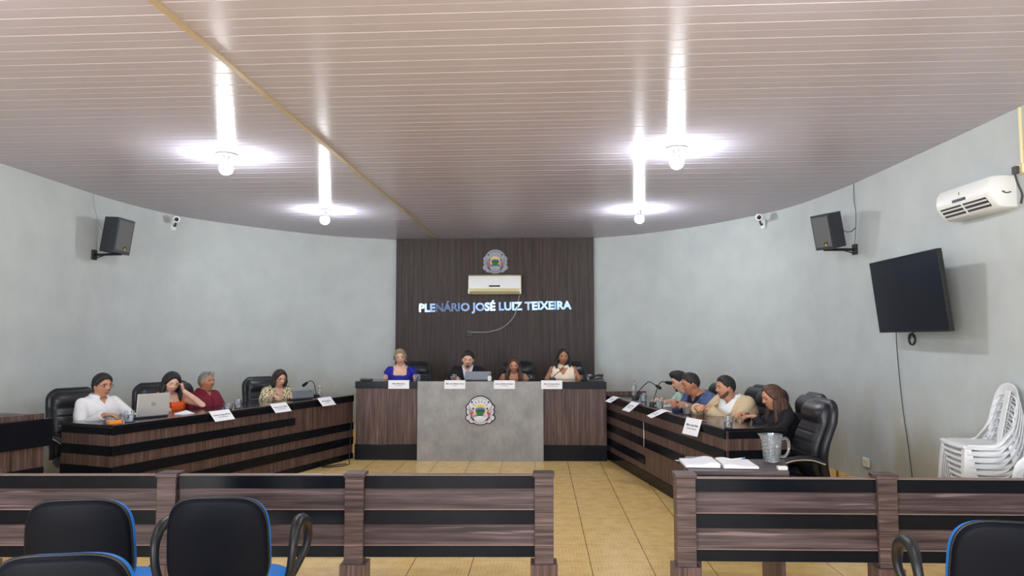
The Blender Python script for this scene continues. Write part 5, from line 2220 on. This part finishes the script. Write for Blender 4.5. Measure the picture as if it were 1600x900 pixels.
        if brows:
            bm = B()
            pts = [on_face(s * (0.014 + 0.008 * q), 0.026 + 0.0055 * math.sin(PI * (q + 0.6) / 5.0), 0.0012) for q in range(5)]
            add_tube(bm, pts, [0.0024, 0.0034, 0.0036, 0.003, 0.0016], 6)
            obj('eyebrow', bm, HR[brow], t, True, ang=0)
    bm = B()
    for dz, rr in ((0.0035, 0.0036), (-0.0035, 0.0044)):
        pts = [on_face(x, -0.057 + dz - (0.002 if abs(x) > 0.018 else 0), 0.0004) for x in (-0.023, -0.012, 0, 0.012, 0.023)]
        add_tube(bm, pts, [rr * 0.35, rr * 0.9, rr, rr * 0.9, rr * 0.35], 8)
    obj('lips', bm, M[lip], t, True, ang=0)

    # ---- hair
    hk = hair['kind']

    def fn_short(az, z, d):
        h = interp(hair.get('line', HL_SHORT), az)
        h += 0.05 * math.sin(d.x * 47 + 1.3) + 0.03 * math.sin(d.x * 113)
        m = smst(-0.03, 0.26, z - h)
        if z - h < -0.04:
            return -1
        top = hair.get('top', 0.020)
        sd = hair.get('side', 0.010)
        q = smst(0.15, 0.75, z)
        th = sd + (top - sd) * q
        if hair.get('quiff'):
            th += hair['quiff'] * smst(0.4, 0.75, z) * smst(-0.2, 0.7, d.y)
        th *= 1 + 0.09 * math.sin(d.x * 37 + d.y * 11) * math.sin(d.y * 29 + d.z * 17) + 0.06 * math.sin(d.x * 83 + d.z * 31) * math.sin(d.y * 19 - d.x * 7)
        return -0.004 + (th + 0.004) * m

    def fn_long(az, z, d):
        h = interp(hair.get('line', HL_LONG), az)
        m = smst(-0.03, 0.2, z - h)
        if z - h < -0.04:
            return -1
        th = hair.get('vol', 0.018)
        th *= 1 + 0.10 * math.sin(d.x * 41) * math.sin(d.y * 23 + d.z * 5)
        th -= 0.007 * gs(d.x, hair.get('part', 0.08), 0.05) * smst(0.5, 0.9, z)
        return -0.004 + (th + 0.004) * m
    if hk in ('short', 'fade'):
        hb = shell(T, fem, wide, fn_short)
        if hk == 'fade':
            pass
        obj('hair', hb, HR[hairm], t, True, ang=0)
    else:
        hb = shell(T, fem, wide, fn_long)
        drop = hair['drop']
        rnd = random.Random(len(label))

        def lock(az, z0, r0, L, out, fwd=0.0, r1=None, flat=0.55):
            """hanging lock: leaves the head at azimuth az (deg, signed), hangs by L"""
            a = R(az)
            st = T @ Vector((math.sin(a) * 0.070 * wide, math.cos(a) * 0.082 - 0.008, z0))
            pts, rs = [], []
            Rh = Matrix.Rotation(R(h_yaw), 3, 'Z')
            o_ = Rh @ Vector((math.sin(a), math.cos(a) + fwd, 0))
            for i in range(9):
                u = i / 8
                pts.append(st + o_ * (out * math.sin(PI * 0.5 * min(1, u * 1.6)) + 0.006 * math.sin(u * 9 + az)) + Vector((0, 0, -L * u * sc)))
                o2 = hair.get('back_out', 0.0) * max(0.0, (abs(az) - 120) / 60)
                pts[-1] += o_ * (o2 * math.sin(PI * 0.5 * min(1, u * 1.8)))
                rs.append((r0 + ((r1 if r1 else r0 * 0.7) - r0) * u) * (1 if 0 < i < 8 else 0.5))
            add_tube(hb, pts, rs, 10)
        nb_ = hair.get('n', 7)
        for s in (-1, 1):
            for i in range(nb_):
                az = s * (hair.get('az0', 78) + (180 - hair.get('az0', 78)) * i / (nb_ - 1) * 0.98)
                L = drop[0] + (drop[1] - drop[0]) * i / (nb_ - 1)
                lock(az, 0.02 - 0.01 * i / nb_, 0.026, L * (0.94 + 0.1 * rnd.random()), hair.get('out', 0.018), 0.0, 0.013)
        for fx in hair.get('front', ()):      # locks lying on the chest: side, length
            s, L = fx
            for q in range(3):
                lock(s * (74 + 9 * q), -0.01, 0.020, L * (0.92 + 0.06 * q), 0.03, 0.55, 0.012)
        if hair.get('bun'):
            add_ell(hb, (0, -0.125, 0.03), (0.05, 0.045, 0.05), 18, 12, T)
        obj('hair', hb, HR[hairm], t, True, ang=0)
    if beard:
        def fn_b(az, z, d):
            if d.y < -0.05:
                return -1
            lo = interp([(0, -0.60), (30, -0.55), (55, -0.42), (80, -0.15), (95, 0.0), (180, 0.0)], az)
            m = smst(0.03, -0.10, z - lo) * smst(-1.0, -0.8, z)
            if beard == 'goatee':
                m *= smst(42, 30, az)
            mo = gs(z, -0.375, 0.045) * smst(30, 20, az)
            m = max(m, mo)
            if abs(z + 0.47) < 0.075 and az < 17:
                m = 0
            return -0.003 + 0.0055 * m - (0.004 if m < 0.05 else 0)
        obj('beard', shell(T, fem, wide, fn_b), HR['stubble' if beard == 'light' else brow], t, True, ang=0)

    # ---- clothes
    def coords(v):
        r = v - hip
        return r.x, r.dot(fw), r.dot(sp) / Lt
    trees = {}

    def garment(name, m, extra, sleeve, cut, tmax=1.0, tmin=-0.08, cuff=None, label=None, arm_extra=None):
        bm = B()
        loft(bm, torso_rings(extra, tmax, tmin))
        ae = extra if arm_extra is None else arm_extra
        for s in (-1, 1):
            Sh, E_, Wp = arms[s][:3]
            if sleeve > 0:
                pts = [Sh.lerp(Bn, 0.15), Sh.lerp(E_, 0.5)]
                rs = [ar[0] + ae, ar[1] + ae]
                if sleeve >= 1:
                    pts += [E_, E_.lerp(Wp, 0.35)]
                    rs += [ar[2] + ae, ar[3] + ae]
                    if sleeve >= 1.5:
                        pts += [E_.lerp(Wp, min(1, sleeve - 1))]
                        rs += [ar[4] + ae * 0.9 + 0.004]
                else:
                    pts = [Sh.lerp(Bn, 0.15), Sh.lerp(E_, sleeve * 0.5), Sh.lerp(E_, sleeve)]
                    rs = [ar[0] + ae, ar[0] * 0.95 + ae, ar[1] + ae + 0.008]
                # open sleeve end: straight tube with a flat end
                a = (pts[0] - pts[1]).normalized()
                P = [pts[0] + a * rs[0] * q for q in (0.97, 0.8, 0.45)] + pts
                Q = [rs[0] * q for q in (0.3, 0.62, 0.92)] + rs
                add_tube(bm, P, Q, 18)
        bm = remesh(bm, 0.0075, 2, 0.4)
        if cut:
            kill = []
            for f in bm.faces:
                x, fy, tt = coords(f.calc_center_median())
                if cut(x, fy, tt):
                    kill.append(f)
            bmesh.ops.delete(bm, geom=kill, context='FACES')
            # relax the cut edge
            for _ in range(4):
                mv = {}
                for v in bm.verts:
                    be = [e for e in v.link_edges if e.is_boundary]
                    if len(be) == 2:
                        mv[v] = (be[0].other_vert(v).co + be[1].other_vert(v).co) * 0.25 + v.co * 0.5
                for v, c in mv.items():
                    v.co = c
            be = [e for e in bm.edges if e.is_boundary]
            if be:      # turn the edge inwards so that the cloth has a thickness
                r_ = bmesh.ops.extrude_edge_only(bm, edges=be)
                bm.normal_update()
                nv = [v for v in r_['geom'] if isinstance(v, bmesh.types.BMVert)]
                for v in nv:
                    src_ = [e.other_vert(v) for e in v.link_edges if e.other_vert(v) not in nv]
                    if src_:
                        v.co = v.co - src_[0].normal * 0.010
        bm.normal_update()
        trees[name] = BVHTree.FromBMesh(bm)
        o = obj(name, bm, CL[m], t, True, ang=0)
        if label:
            o['label'] = label
        return o

    def on_cloth(nm, x, tt, lift):
        o = hip + sp * (Lt * tt) + X * x + fw * 0.5
        h = trees[nm].ray_cast(o, -fw)
        p = h[0] if h[0] is not None else hip + sp * (Lt * tt) + X * x + fw * 0.1
        return p + fw * lift

    for g in garments:
        kind = g[0]
        if kind == 'custom':
            garment(*g[1:-1], **g[-1])
        elif kind == 'collar':
            # shirt collar: a band round the neck with two points, open in front
            _, m, gap, rr, hh = g[:5]
            bm = B()
            rings = []
            n = 28
            for i in range(n + 1):
                a = R(gap) + (2 * PI - 2 * R(gap)) * i / n
                dirv = X * math.sin(a) + fw * math.cos(a)
                pt = math.exp(-(min(i, n - i) / 2.2) ** 2)
                cb = Bn - sp * 0.012 - fw * 0.004
                r0 = rr * sc
                top = cb + dirv * (r0 * 0.90) + sp * (hh * sc)
                bot = cb + dirv * (r0 * 1.22 + 0.012 * pt) - sp * (0.006 + 0.038 * pt) * sc + X * (math.copysign(0.018 * pt, math.sin(a)))
                mid = top.lerp(bot, 0.4) + dirv * 0.006
                rings.append([top, mid, bot, bot - dirv * 0.004, mid - dirv * 0.007, top - dirv * 0.004])
            loft(bm, rings)
            o = obj('collar', bm, CL[m], t, True, ang=50)
        elif kind == 'lapels':
            _, nm, m, tv, wn = g
            for s in (-1, 1):
                bm = B()
                rows = []
                for i in range(11):
                    u = i / 10
                    tt = tv + (1.0 - tv) * u * 0.93
                    xi = wn * (tt - tv) / (1 - tv)
                    w = 0.062 * min(1.0, u / 0.72) if u < 0.72 else 0.062 * (1 - 0.55 * (u - 0.72) / 0.28)
                    if 0.70 < u < 0.78:
                        w *= 0.72
                    rows.append([on_cloth(nm, s * (xi - 0.004), tt, 0.003), on_cloth(nm, s * (xi + w * 0.5), tt, 0.010), on_cloth(nm, s * (xi + w), tt, 0.006), on_cloth(nm, s * (xi + w), tt, -0.002), on_cloth(nm, s * (xi + w * 0.5), tt, 0.0), on_cloth(nm, s * (xi - 0.004), tt, -0.004)])
                loft(bm, rows)
                obj('lapel', bm, CL[m], t, True, ang=50)
        elif kind == 'buttons':
            _, nm, m, ts = g
            for tt in ts:
                p = on_cloth(nm, 0.0, tt, 0.0)
                bm = B()
                q = frame(p, X, sp, fw)
                add_lathe(bm, [(0.006, -0.001), (0.0065, 0.001), (0.005, 0.0025)], seg=12, M=q)
                obj('button', bm, m, t, True)
        elif kind == 'strip':      # thin strip lying on the front: placket, lanyard, zip
            _, nm, m, x0, t0, x1, t1, w, part = g
            pts = [on_cloth(nm, x0 + (x1 - x0) * i / 12, t0 + (t1 - t0) * i / 12, 0.0015) for i in range(13)]
            bm = B()
            add_tube(bm, pts, w, 8, 0.5)
            obj(part, bm, m, t, True)
    # trousers and shoes
    bm = B()
    loft(bm, torso_rings(0.010, 0.23, -0.10))
    for s in (-1, 1):
        hj = hip + X * (s * 0.095) + Vector((0, 0.02, 0))
        kn = hj + Vector((s * 0.05, 0.40, 0.0))
        an = Vector((kn.x, kn.y - 0.19, 0.10))
        add_capsule(bm, [hj, hj.lerp(kn, 0.5), kn], [0.097, 0.085, 0.066], 16)
        add_tube(bm, [kn, kn.lerp(an, 0.35), an], [0.066, 0.062, 0.055], 16)
    obj('trousers', remesh(bm, 0.011, 2), CL['trousers'], t, True, ang=0)
    for s in (-1, 1):
        kx = s * 0.145
        bm = B()
        an = Vector((kx, 0.23, 0))
        loft(bm, [ring_xy(an + Vector((0, 0.065, 0.001)), 0.046, 0.14, 24, 2.6), ring_xy(an + Vector((0, 0.065, 0.02)), 0.048, 0.143, 24, 2.6), ring_xy(an + Vector((0, 0.055, 0.055)), 0.044, 0.125, 24, 2.4), ring_xy(an + Vector((0, 0.0, 0.085)), 0.042, 0.065, 24, 2.2)])
        obj('shoe', bm, M['shoe'], t, True)

    # ---- accessories
    def spectacles(zc, lift, pitch=0.0, m='frame_dark', yoff=0.0):
        bm = B()
        y = max((T.inverted() @ on_face(s * 0.03, zc)).y for s in (-1, 1)) + 0.008 + yoff if pitch == 0 else yoff
        Q = T @ Matrix.Translation((0, y, zc)) @ Matrix.Rotation(pitch, 4, 'X')
        for s in (-1, 1):
            pts = []
            for i in range(25):
                a = 2 * PI * i / 24
                pts.append(Q @ Vector((s * 0.033 + 0.025 * sg(math.cos(a), 0.75), -0.004 * abs(math.cos(a)), 0.016 * sg(math.sin(a), 0.75))))
            add_tube(bm, pts, 0.0019, 6, cap=False)
            add_tube(bm, [Q @ Vector((s * 0.058, -0.004, 0.006)), Q @ Vector((s * 0.074 * wide, -0.03, 0.008)), Q @ Vector((s * 0.078 * wide, -0.11, 0.008))], 0.0017, 6)
        add_tube(bm, [Q @ Vector((-0.009, 0, 0.004)), Q @ Vector((0, 0.002, 0.007)), Q @ Vector((0.009, 0, 0.004))], 0.0018, 6)
        g_ = obj('spectacles', bm, M[m], t, True, ang=0)
        return g_
    if glasses == 'on':
        spectacles(0.011, 0.01)
    elif glasses == 'head':
        spectacles(0.108, 0.0, R(48), 'chrome', 0.060)
    for e in extras:
        if e[0] == 'earrings':
            for s in (-1, 1):
                bm = B()
                add_ell(bm, (s * 0.082 * wide, -0.004, -0.046), (0.006, 0.006, 0.009), 10, 8, T)
                obj('earring', bm, M['pearl'], t, True, ang=0)
        elif e[0] == 'choker':
            bm = B()
            cb = Bn + nk * 0.035
            r_ = (0.056 if fem else 0.064) * sc
            pts = [cb + X * (r_ * math.sin(2 * PI * i / 24)) + (fw * (r_ * math.cos(2 * PI * i / 24) * 1.02)) - sp * 0.012 * math.cos(2 * PI * i / 24) for i in range(25)]
            add_tube(bm, pts, e[2], 6, 1.0, cap=False)
            obj('necklace', bm, e[1], t, True, ang=0)
        elif e[0] == 'watch':
            s = e[1]
            Sh, E_, Wp = arms[s][:3]
            d_ = (Wp - E_).normalized()
            c_ = Wp - d_ * 0.03
            u_ = d_.orthogonal().normalized()
            v_ = d_.cross(u_)
            bm = B()
            rr = ar[4] + 0.006
            loft(bm, [[c_ + d_ * q + u_ * (rr * k_ * math.cos(2 * PI * i / 20)) + v_ * (rr * k_ * math.sin(2 * PI * i / 20)) for i in range(20)] for q, k_ in ((-0.014, 0.95), (-0.01, 1.08), (0.01, 1.08), (0.014, 0.95))])
            obj('watch', bm, M['blk_plastic'], t, True)
    return t, inv, arms, root, rt


SKIN_CUT_SHIRT = lambda x, f, tt: (tt > 0.99 and abs(x) < 0.070) or (0.0 < f < 0.18 and tt > 0.88 and abs(x) < 0.045 * (tt - 0.88) / 0.12)


def vcut(tv, wn, top=0.985):
    return lambda x, f, tt: (tt > top and abs(x) < 0.075) or (0.0 < f < 0.185 and tt > tv and abs(x) < wn * (tt - tv) / (1 - tv))


FL = (0.35, 0.93, 0)      # convenience only
dn = (0, 0, -1)

# ---------- left desk
person('man in white shirt with dark hair and glasses, beside the silver laptop', (-3.886, 6.91, 1.103), -28, 8, 'm', 'tan', 'black',
       {'kind': 'short', 'top': 0.024, 'side': 0.012},
       [('custom', 'shirt', 'white', 0.013, 1.99, SKIN_CUT_SHIRT, {}), ('collar', 'white', 22, 0.078, 0.040), ('strip', 'shirt', CL['white'], 0, 0.12, 0, 0.86, 0.012, 'placket'), ('buttons', 'shirt', M['dk_grey'], (0.40, 0.58, 0.74))],
       [((-0.24, 0.42, 0.875), (0.3, 0.9, -0.1), (0.5, 0, -0.85), 0.5), ((0.20, 0.46, 0.865), (-0.6, 0.75, 0), dn, 0.5)],
       h_yaw=4, h_pitch=2, sc=0.97, girth=1.08, glasses='on')
person('woman in orange sleeveless top with black hair, touching her temple and looking down', (-3.555, 7.60, 1.088), -42, 14, 'f', 'pale', 'black',
       {'kind': 'long', 'drop': (0.20, 0.24), 'out': 0.026, 'vol': 0.024, 'part': -0.12},
       [('custom', 'top', 'orange', 0.010, 0, lambda x, f, tt: tt > 0.975 or (f > -0.03 and tt > 0.84 and abs(x) < 0.10) or (tt > 0.80 and abs(x) > 0.150), {}),
        ('strip', 'top', M['ink'], 0.012, 0.84, 0.0, 0.2, 0.006, 'lanyard')],
       [((-0.118, 0.035, -0.085), (0.25, 0.12, 0.95), (0.85, -0.5, 0), 0.55, 'head'), ((0.20, 0.40, 0.86), (-0.6, 0.7, 0), dn, 0.5)],
       h_yaw=-4, h_pitch=15, h_roll=-6, sc=0.97, girth=1.12, eyes='down', extras=[('choker', M['ink'], 0.006)], poles=[(-0.7, 0.5, -0.75), (0.7, -0.2, -0.7)])
person('grey-haired man in maroon shirt with glasses pushed up on his head', (-3.376, 8.05, 1.077), -25, 2, 'm', 'brown', 'grey',
       {'kind': 'short', 'top': 0.014, 'side': 0.008},
       [('custom', 'shirt', 'maroon', 0.016, 1.99, SKIN_CUT_SHIRT, {}), ('collar', 'maroon', 24, 0.080, 0.038), ('strip', 'shirt', CL['maroon'], 0, 0.12, 0, 0.86, 0.012, 'placket'), ('buttons', 'shirt', M['white_pl'], (0.66,))],
       [((-0.24, 0.28, 0.70), (0.1, 0.95, -0.1), dn, 0.5), ((0.18, 0.28, 0.70), (-0.6, 0.7, 0), dn, 0.5)],
       h_yaw=2, h_pitch=-3, sc=0.96, girth=1.2, glasses='head', brow='grey', wide=1.05)
person('woman in patterned cream blouse with dark hair and glasses, looking down', (-2.841, 8.90, 1.066), -50, 16, 'f', 'fair', 'dkbrown',
       {'kind': 'long', 'drop': (0.12, 0.17), 'out': 0.012, 'vol': 0.018},
       [('custom', 'blouse', 'print', 0.016, 1.85, vcut(0.72, 0.07), {}), ('collar', 'print', 38, 0.076, 0.02)],
       [((-0.12, 0.32, 0.865), (0.3, 0.9, -0.1), dn, 0.5), ((0.14, 0.34, 0.865), (-0.3, 0.9, -0.1), dn, 0.5)],
       h_yaw=6, h_pitch=13, sc=0.95, girth=1.05, eyes='down', glasses='on', extras=[('choker', M['copper'], 0.003)])

# ---------- head table (floor raised by the platform)
PF = 0.15
person('woman in royal blue square-necked dress with short blond hair at the head table', (-1.542, 10.02, 1.290), -88, 4, 'f', 'pale', 'blond',
       {'kind': 'short', 'top': 0.026, 'side': 0.022, 'quiff': 0.008, 'line': [(0, 0.58), (25, 0.55), (45, 0.38), (60, 0.15), (72, -0.1), (85, -0.30), (100, -0.35), (140, -0.55), (180, -0.6)]},
       [('custom', 'dress', 'royal', 0.012, 0.22, lambda x, f, tt: tt > 0.955 or (f > -0.035 and tt > 0.755 and abs(x) < 0.095) or (f <= -0.035 and tt > 0.9 and abs(x) < 0.098), {'arm_extra': 0.016})],
       [((-0.20, 0.26, 0.66), (0.4, 0.8, -0.1), dn, 0.4), ((0.20, 0.26, 0.66), (-0.4, 0.8, -0.1), dn, 0.4)],
       seat=PF, h_yaw=4, h_roll=4, h_pitch=-2, sc=0.97, girth=1.06, glasses='on', lip='lipstick', brow='blond', extras=[('earrings',), ('choker', M['pearl'], 0.002)])
person('bearded man in black jacket looking down at a laptop on the head table', (-0.605, 9.97, 1.268), -88, 14, 'm', 'pale', 'black',
       {'kind': 'short', 'top': 0.022, 'side': 0.010},
       [('custom', 'shirt', 'shirt_w', 0.009, 0, SKIN_CUT_SHIRT, {}), ('collar', 'shirt_w', 20, 0.070, 0.036),
        ('custom', 'jacket', 'blackj', 0.022, 1.99, vcut(0.45, 0.075), {}), ('lapels', 'jacket', 'blackj', 0.45, 0.075)],
       [((-0.20, 0.32, 0.88), (0.6, 0.7, 0), dn, 0.5), ((0.20, 0.32, 0.88), (-0.6, 0.7, 0), dn, 0.5)],
       seat=PF, h_yaw=0, h_pitch=11, h_roll=-4, sc=1.0, girth=1.06, eyes='down', beard='goatee', wide=1.03, neck=(0.05, 0.02))
person('woman with long brown hair in taupe top, looking down at the head table', (0.026, 9.97, 1.190), -90, 16, 'f', 'tan', 'brown',
       {'kind': 'long', 'drop': (0.30, 0.26), 'out': 0.012, 'vol': 0.014, 'part': 0.0, 'front': ((-1, 0.30), (1, 0.30))},
       [('custom', 'top', 'taupe', 0.010, 0, lambda x, f, tt: tt > 0.97 or (f > -0.04 and tt > 0.72 + 0.6 * max(0, abs(x) - 0.05) and abs(x) < 0.105) or (tt > 0.78 and abs(x) > 0.135), {})],
       [((-0.27, 0.26, 0.70), (0.5, 0.7, 0), dn, 0.45), ((0.27, 0.26, 0.70), (-0.5, 0.7, 0), dn, 0.45)],
       seat=PF, h_yaw=-3, h_pitch=13, sc=0.96, girth=1.05, eyes='down', brow='dkbrown')
person('woman in sleeveless cream top with long black hair at the head table', (0.705, 10.02, 1.300), -92, 3, 'f', 'brown', 'black',
       {'kind': 'long', 'drop': (0.20, 0.26), 'out': 0.026, 'vol': 0.016, 'part': 0.05, 'line': [(0, 0.74), (20, 0.70), (40, 0.50), (55, 0.22), (66, -0.1), (80, -0.45), (100, -0.65), (140, -0.75), (180, -0.78)]},
       [('custom', 'top', 'cream', 0.013, 0, lambda x, f, tt: tt > 0.985 or (f > 0 and 0.74 < tt < 0.93 and abs(x) < 0.062 * (tt - 0.74) / 0.16) or (tt > 0.76 and abs(x) > 0.150), {}),
        ('collar', 'cream', 9, 0.066, 0.030), ('strip', 'top', M['pearl'], -0.055, 0.91, 0.0, 0.745, 0.004, 'necklace'), ('strip', 'top', M['pearl'], 0.055, 0.91, 0.0, 0.745, 0.004, 'necklace')],
       [((-0.23, 0.26, 0.67), (0.5, 0.7, 0), dn, 0.4), ((0.23, 0.26, 0.67), (-0.5, 0.7, 0), dn, 0.4)],
       seat=PF, h_yaw=6, h_pitch=2, sc=0.98, girth=1.05, extras=[('earrings',)])

# ---------- right desk
FADE = {'kind': 'short', 'top': 0.026, 'side': 0.005, 'quiff': 0.020, 'lineX': [(0, 0.60), (30, 0.56), (50, 0.46), (65, 0.40), (90, 0.38), (120, 0.30), (150, 0.18), (180, 0.1)]}
person('man in mint polo shirt with swept-up dark hair, writing at the right desk', (1.881, 8.20, 1.066), 200, 18, 'm', 'fair', 'black', FADE,
       [('custom', 'polo', 'mint', 0.013, 0.80, SKIN_CUT_SHIRT, {'arm_extra': 0.018}), ('collar', 'mint', 18, 0.070, 0.028)],
       [((-0.10, 0.42, 0.865), (0.1, 1, -0.05), dn, 0.45), ((0.16, 0.40, 0.865), (-0.1, 1, -0.05), dn, 0.6)],
       h_yaw=-14, h_pitch=14, sc=0.98, girth=1.05, neck=(0.08, 0.02), eyes='down', beard='goatee', extras=[('watch', -1)])
person('man in blue blazer with short dark hair leaning over the right desk', (1.838, 7.50, 1.086), 207, 22, 'm', 'brown', 'black',
       {'kind': 'short', 'top': 0.016, 'side': 0.005, 'lineX': [(0, 0.58), (30, 0.55), (50, 0.44), (65, 0.36), (90, 0.30), (120, 0.16), (150, 0.0), (180, -0.1)]},
       [('custom', 'shirt', 'navy', 0.009, 0, SKIN_CUT_SHIRT, {}),
        ('custom', 'blazer', 'bluej', 0.022, 1.99, vcut(0.30, 0.10), {}), ('lapels', 'blazer', 'bluej', 0.30, 0.10)],
       [((-0.08, 0.36, 0.875), (0.35, 0.9, 0.1), (0.6, -0.2, -0.75), 0.8), ((0.10, 0.38, 0.88), (-0.35, 0.9, 0.1), (-0.6, -0.2, -0.75), 0.8)],
       h_yaw=-22, h_pitch=14, sc=1.0, neck=(0.05, 0.015), girth=1.10, eyes='down')
person('man in beige blazer and white shirt, hands clasped on the right desk', (2.085, 7.12, 1.072), 216, 12, 'm', 'tan', 'black',
       {'kind': 'short', 'top': 0.018, 'side': 0.005, 'lineX': [(0, 0.58), (30, 0.55), (50, 0.46), (65, 0.40), (90, 0.36), (120, 0.24), (150, 0.1), (180, 0.0)]},
       [('custom', 'shirt', 'white', 0.015, 0, SKIN_CUT_SHIRT, {}), ('collar', 'white', 22, 0.074, 0.034),
        ('custom', 'blazer', 'beige', 0.029, 1.99, vcut(0.22, 0.105), {}), ('lapels', 'blazer', 'beige', 0.22, 0.105)],
       [((0.05, 0.40, 0.875), (0.75, 0.55, 0.05), (0.3, -0.5, -0.7), 1.0), ((0.17, 0.43, 0.885), (-0.75, 0.55, 0.1), (-0.3, -0.4, -0.8), 1.0)],
       h_yaw=-26, h_pitch=3, sc=1.0, neck=(0.075, 0.005), girth=1.15, beard='light', wide=1.06)
person('woman in black blouse with very long brown hair at the right desk', (2.34, 6.55, 1.024), 186, 14, 'f', 'tan', 'brown',
       {'kind': 'long', 'drop': (0.46, 0.80), 'out': 0.022, 'back_out': 0.13, 'vol': 0.016, 'az0': 84, 'n': 8, 'line': [(0, 0.70), (20, 0.66), (40, 0.48), (55, 0.25), (68, 0.02), (80, -0.2), (100, -0.5), (140, -0.75), (180, -0.78)]},
       [('custom', 'blouse', 'blackt', 0.012, 1.99, lambda x, f, tt: tt > 1.02, {'tmax': 1.04})],
       [((-0.10, 0.38, 0.865), (0.3, 0.95, -0.05), dn, 0.4), ((0.14, 0.36, 0.865), (-0.2, 0.95, 0), dn, 0.45)],
       h_yaw=-2, h_pitch=14, sc=1.0, girth=0.98, eyes='down', brow='dkbrown', extras=[('earrings',)])

# pen held by the writing man, phone by the man in blue
t = thing('pen', 'black pen standing in the hand of the man in the mint shirt', 'pen', along(RD, 1.90, 0.16), 0)
bm = B()
add_tube(bm, [(0.0, 0, 0.004), (-0.02, 0.015, 0.07)], 0.005, 8)
obj('barrel', bm, M['ink'], t, True)
bm = B()
add_tube(bm, [(-0.0203, 0.0153, 0.071), (-0.03, 0.022, 0.10)], 0.006, 8)
obj('cap', bm, M['blk_plastic'], t, True)

# ---------- office chairs behind every sitter
exec_spots = [
    (-4.06, 7.02, -30, 'black leather office chair behind the man in the white shirt, by the left counter', 0),
    (-3.70, 7.83, -42, 'black leather office chair behind the woman in orange', 0),
    (-3.60, 8.20, -25, 'black leather office chair behind the man in the maroon shirt', 0),
    (-2.98, 9.10, -40, 'black leather office chair behind the woman in the patterned blouse', 0),
    (-1.42, 10.27, -90, 'black leather office chair behind the woman in the blue dress', 0.15),
    (-0.62, 10.35, -90, 'black leather office chair hidden behind the man in the black jacket', 0.15),
    (0.08, 10.32, -92, 'black leather office chair behind the woman with brown hair at the head table', 0.15),
    (0.82, 10.25, -92, 'black leather office chair behind the woman in the cream top', 0.15),
    (2.10, 8.26, 186, 'black leather office chair behind the man in the mint shirt', 0),
    (2.30, 7.52, 190, 'black leather office chair behind the man in the blue blazer', 0),
    (2.25, 7.06, 186, 'black leather office chair behind the man in the beige blazer', 0),
    (2.38, 6.49, 178, 'black leather office chair behind the woman in the black blouse', 0),
    (2.20, 5.90, 178, 'empty black leather office chair with chrome arm trim behind the small table', 0)]
for i, (x, y, f, lab, z) in enumerate(exec_spots):
    if i == 0:
        EX.location = (x, y, z)
        EX.rotation_euler.z = R(f) - PI / 2
        EX['label'] = lab
        EX['group'] = 'black office chairs'
    else:
        dup(EX, (x, y, z), R(f) - PI / 2, lab, 'black office chairs')

# the chair of the man in the black jacket has a low back
low = [o for o in COL.objects if o.get('label', '').startswith('black leather office chair hidden')][0]
for o in COL.objects:
    if o.parent == low and o.name.startswith('back_'):
        o.scale = (1, 1, 0.80)
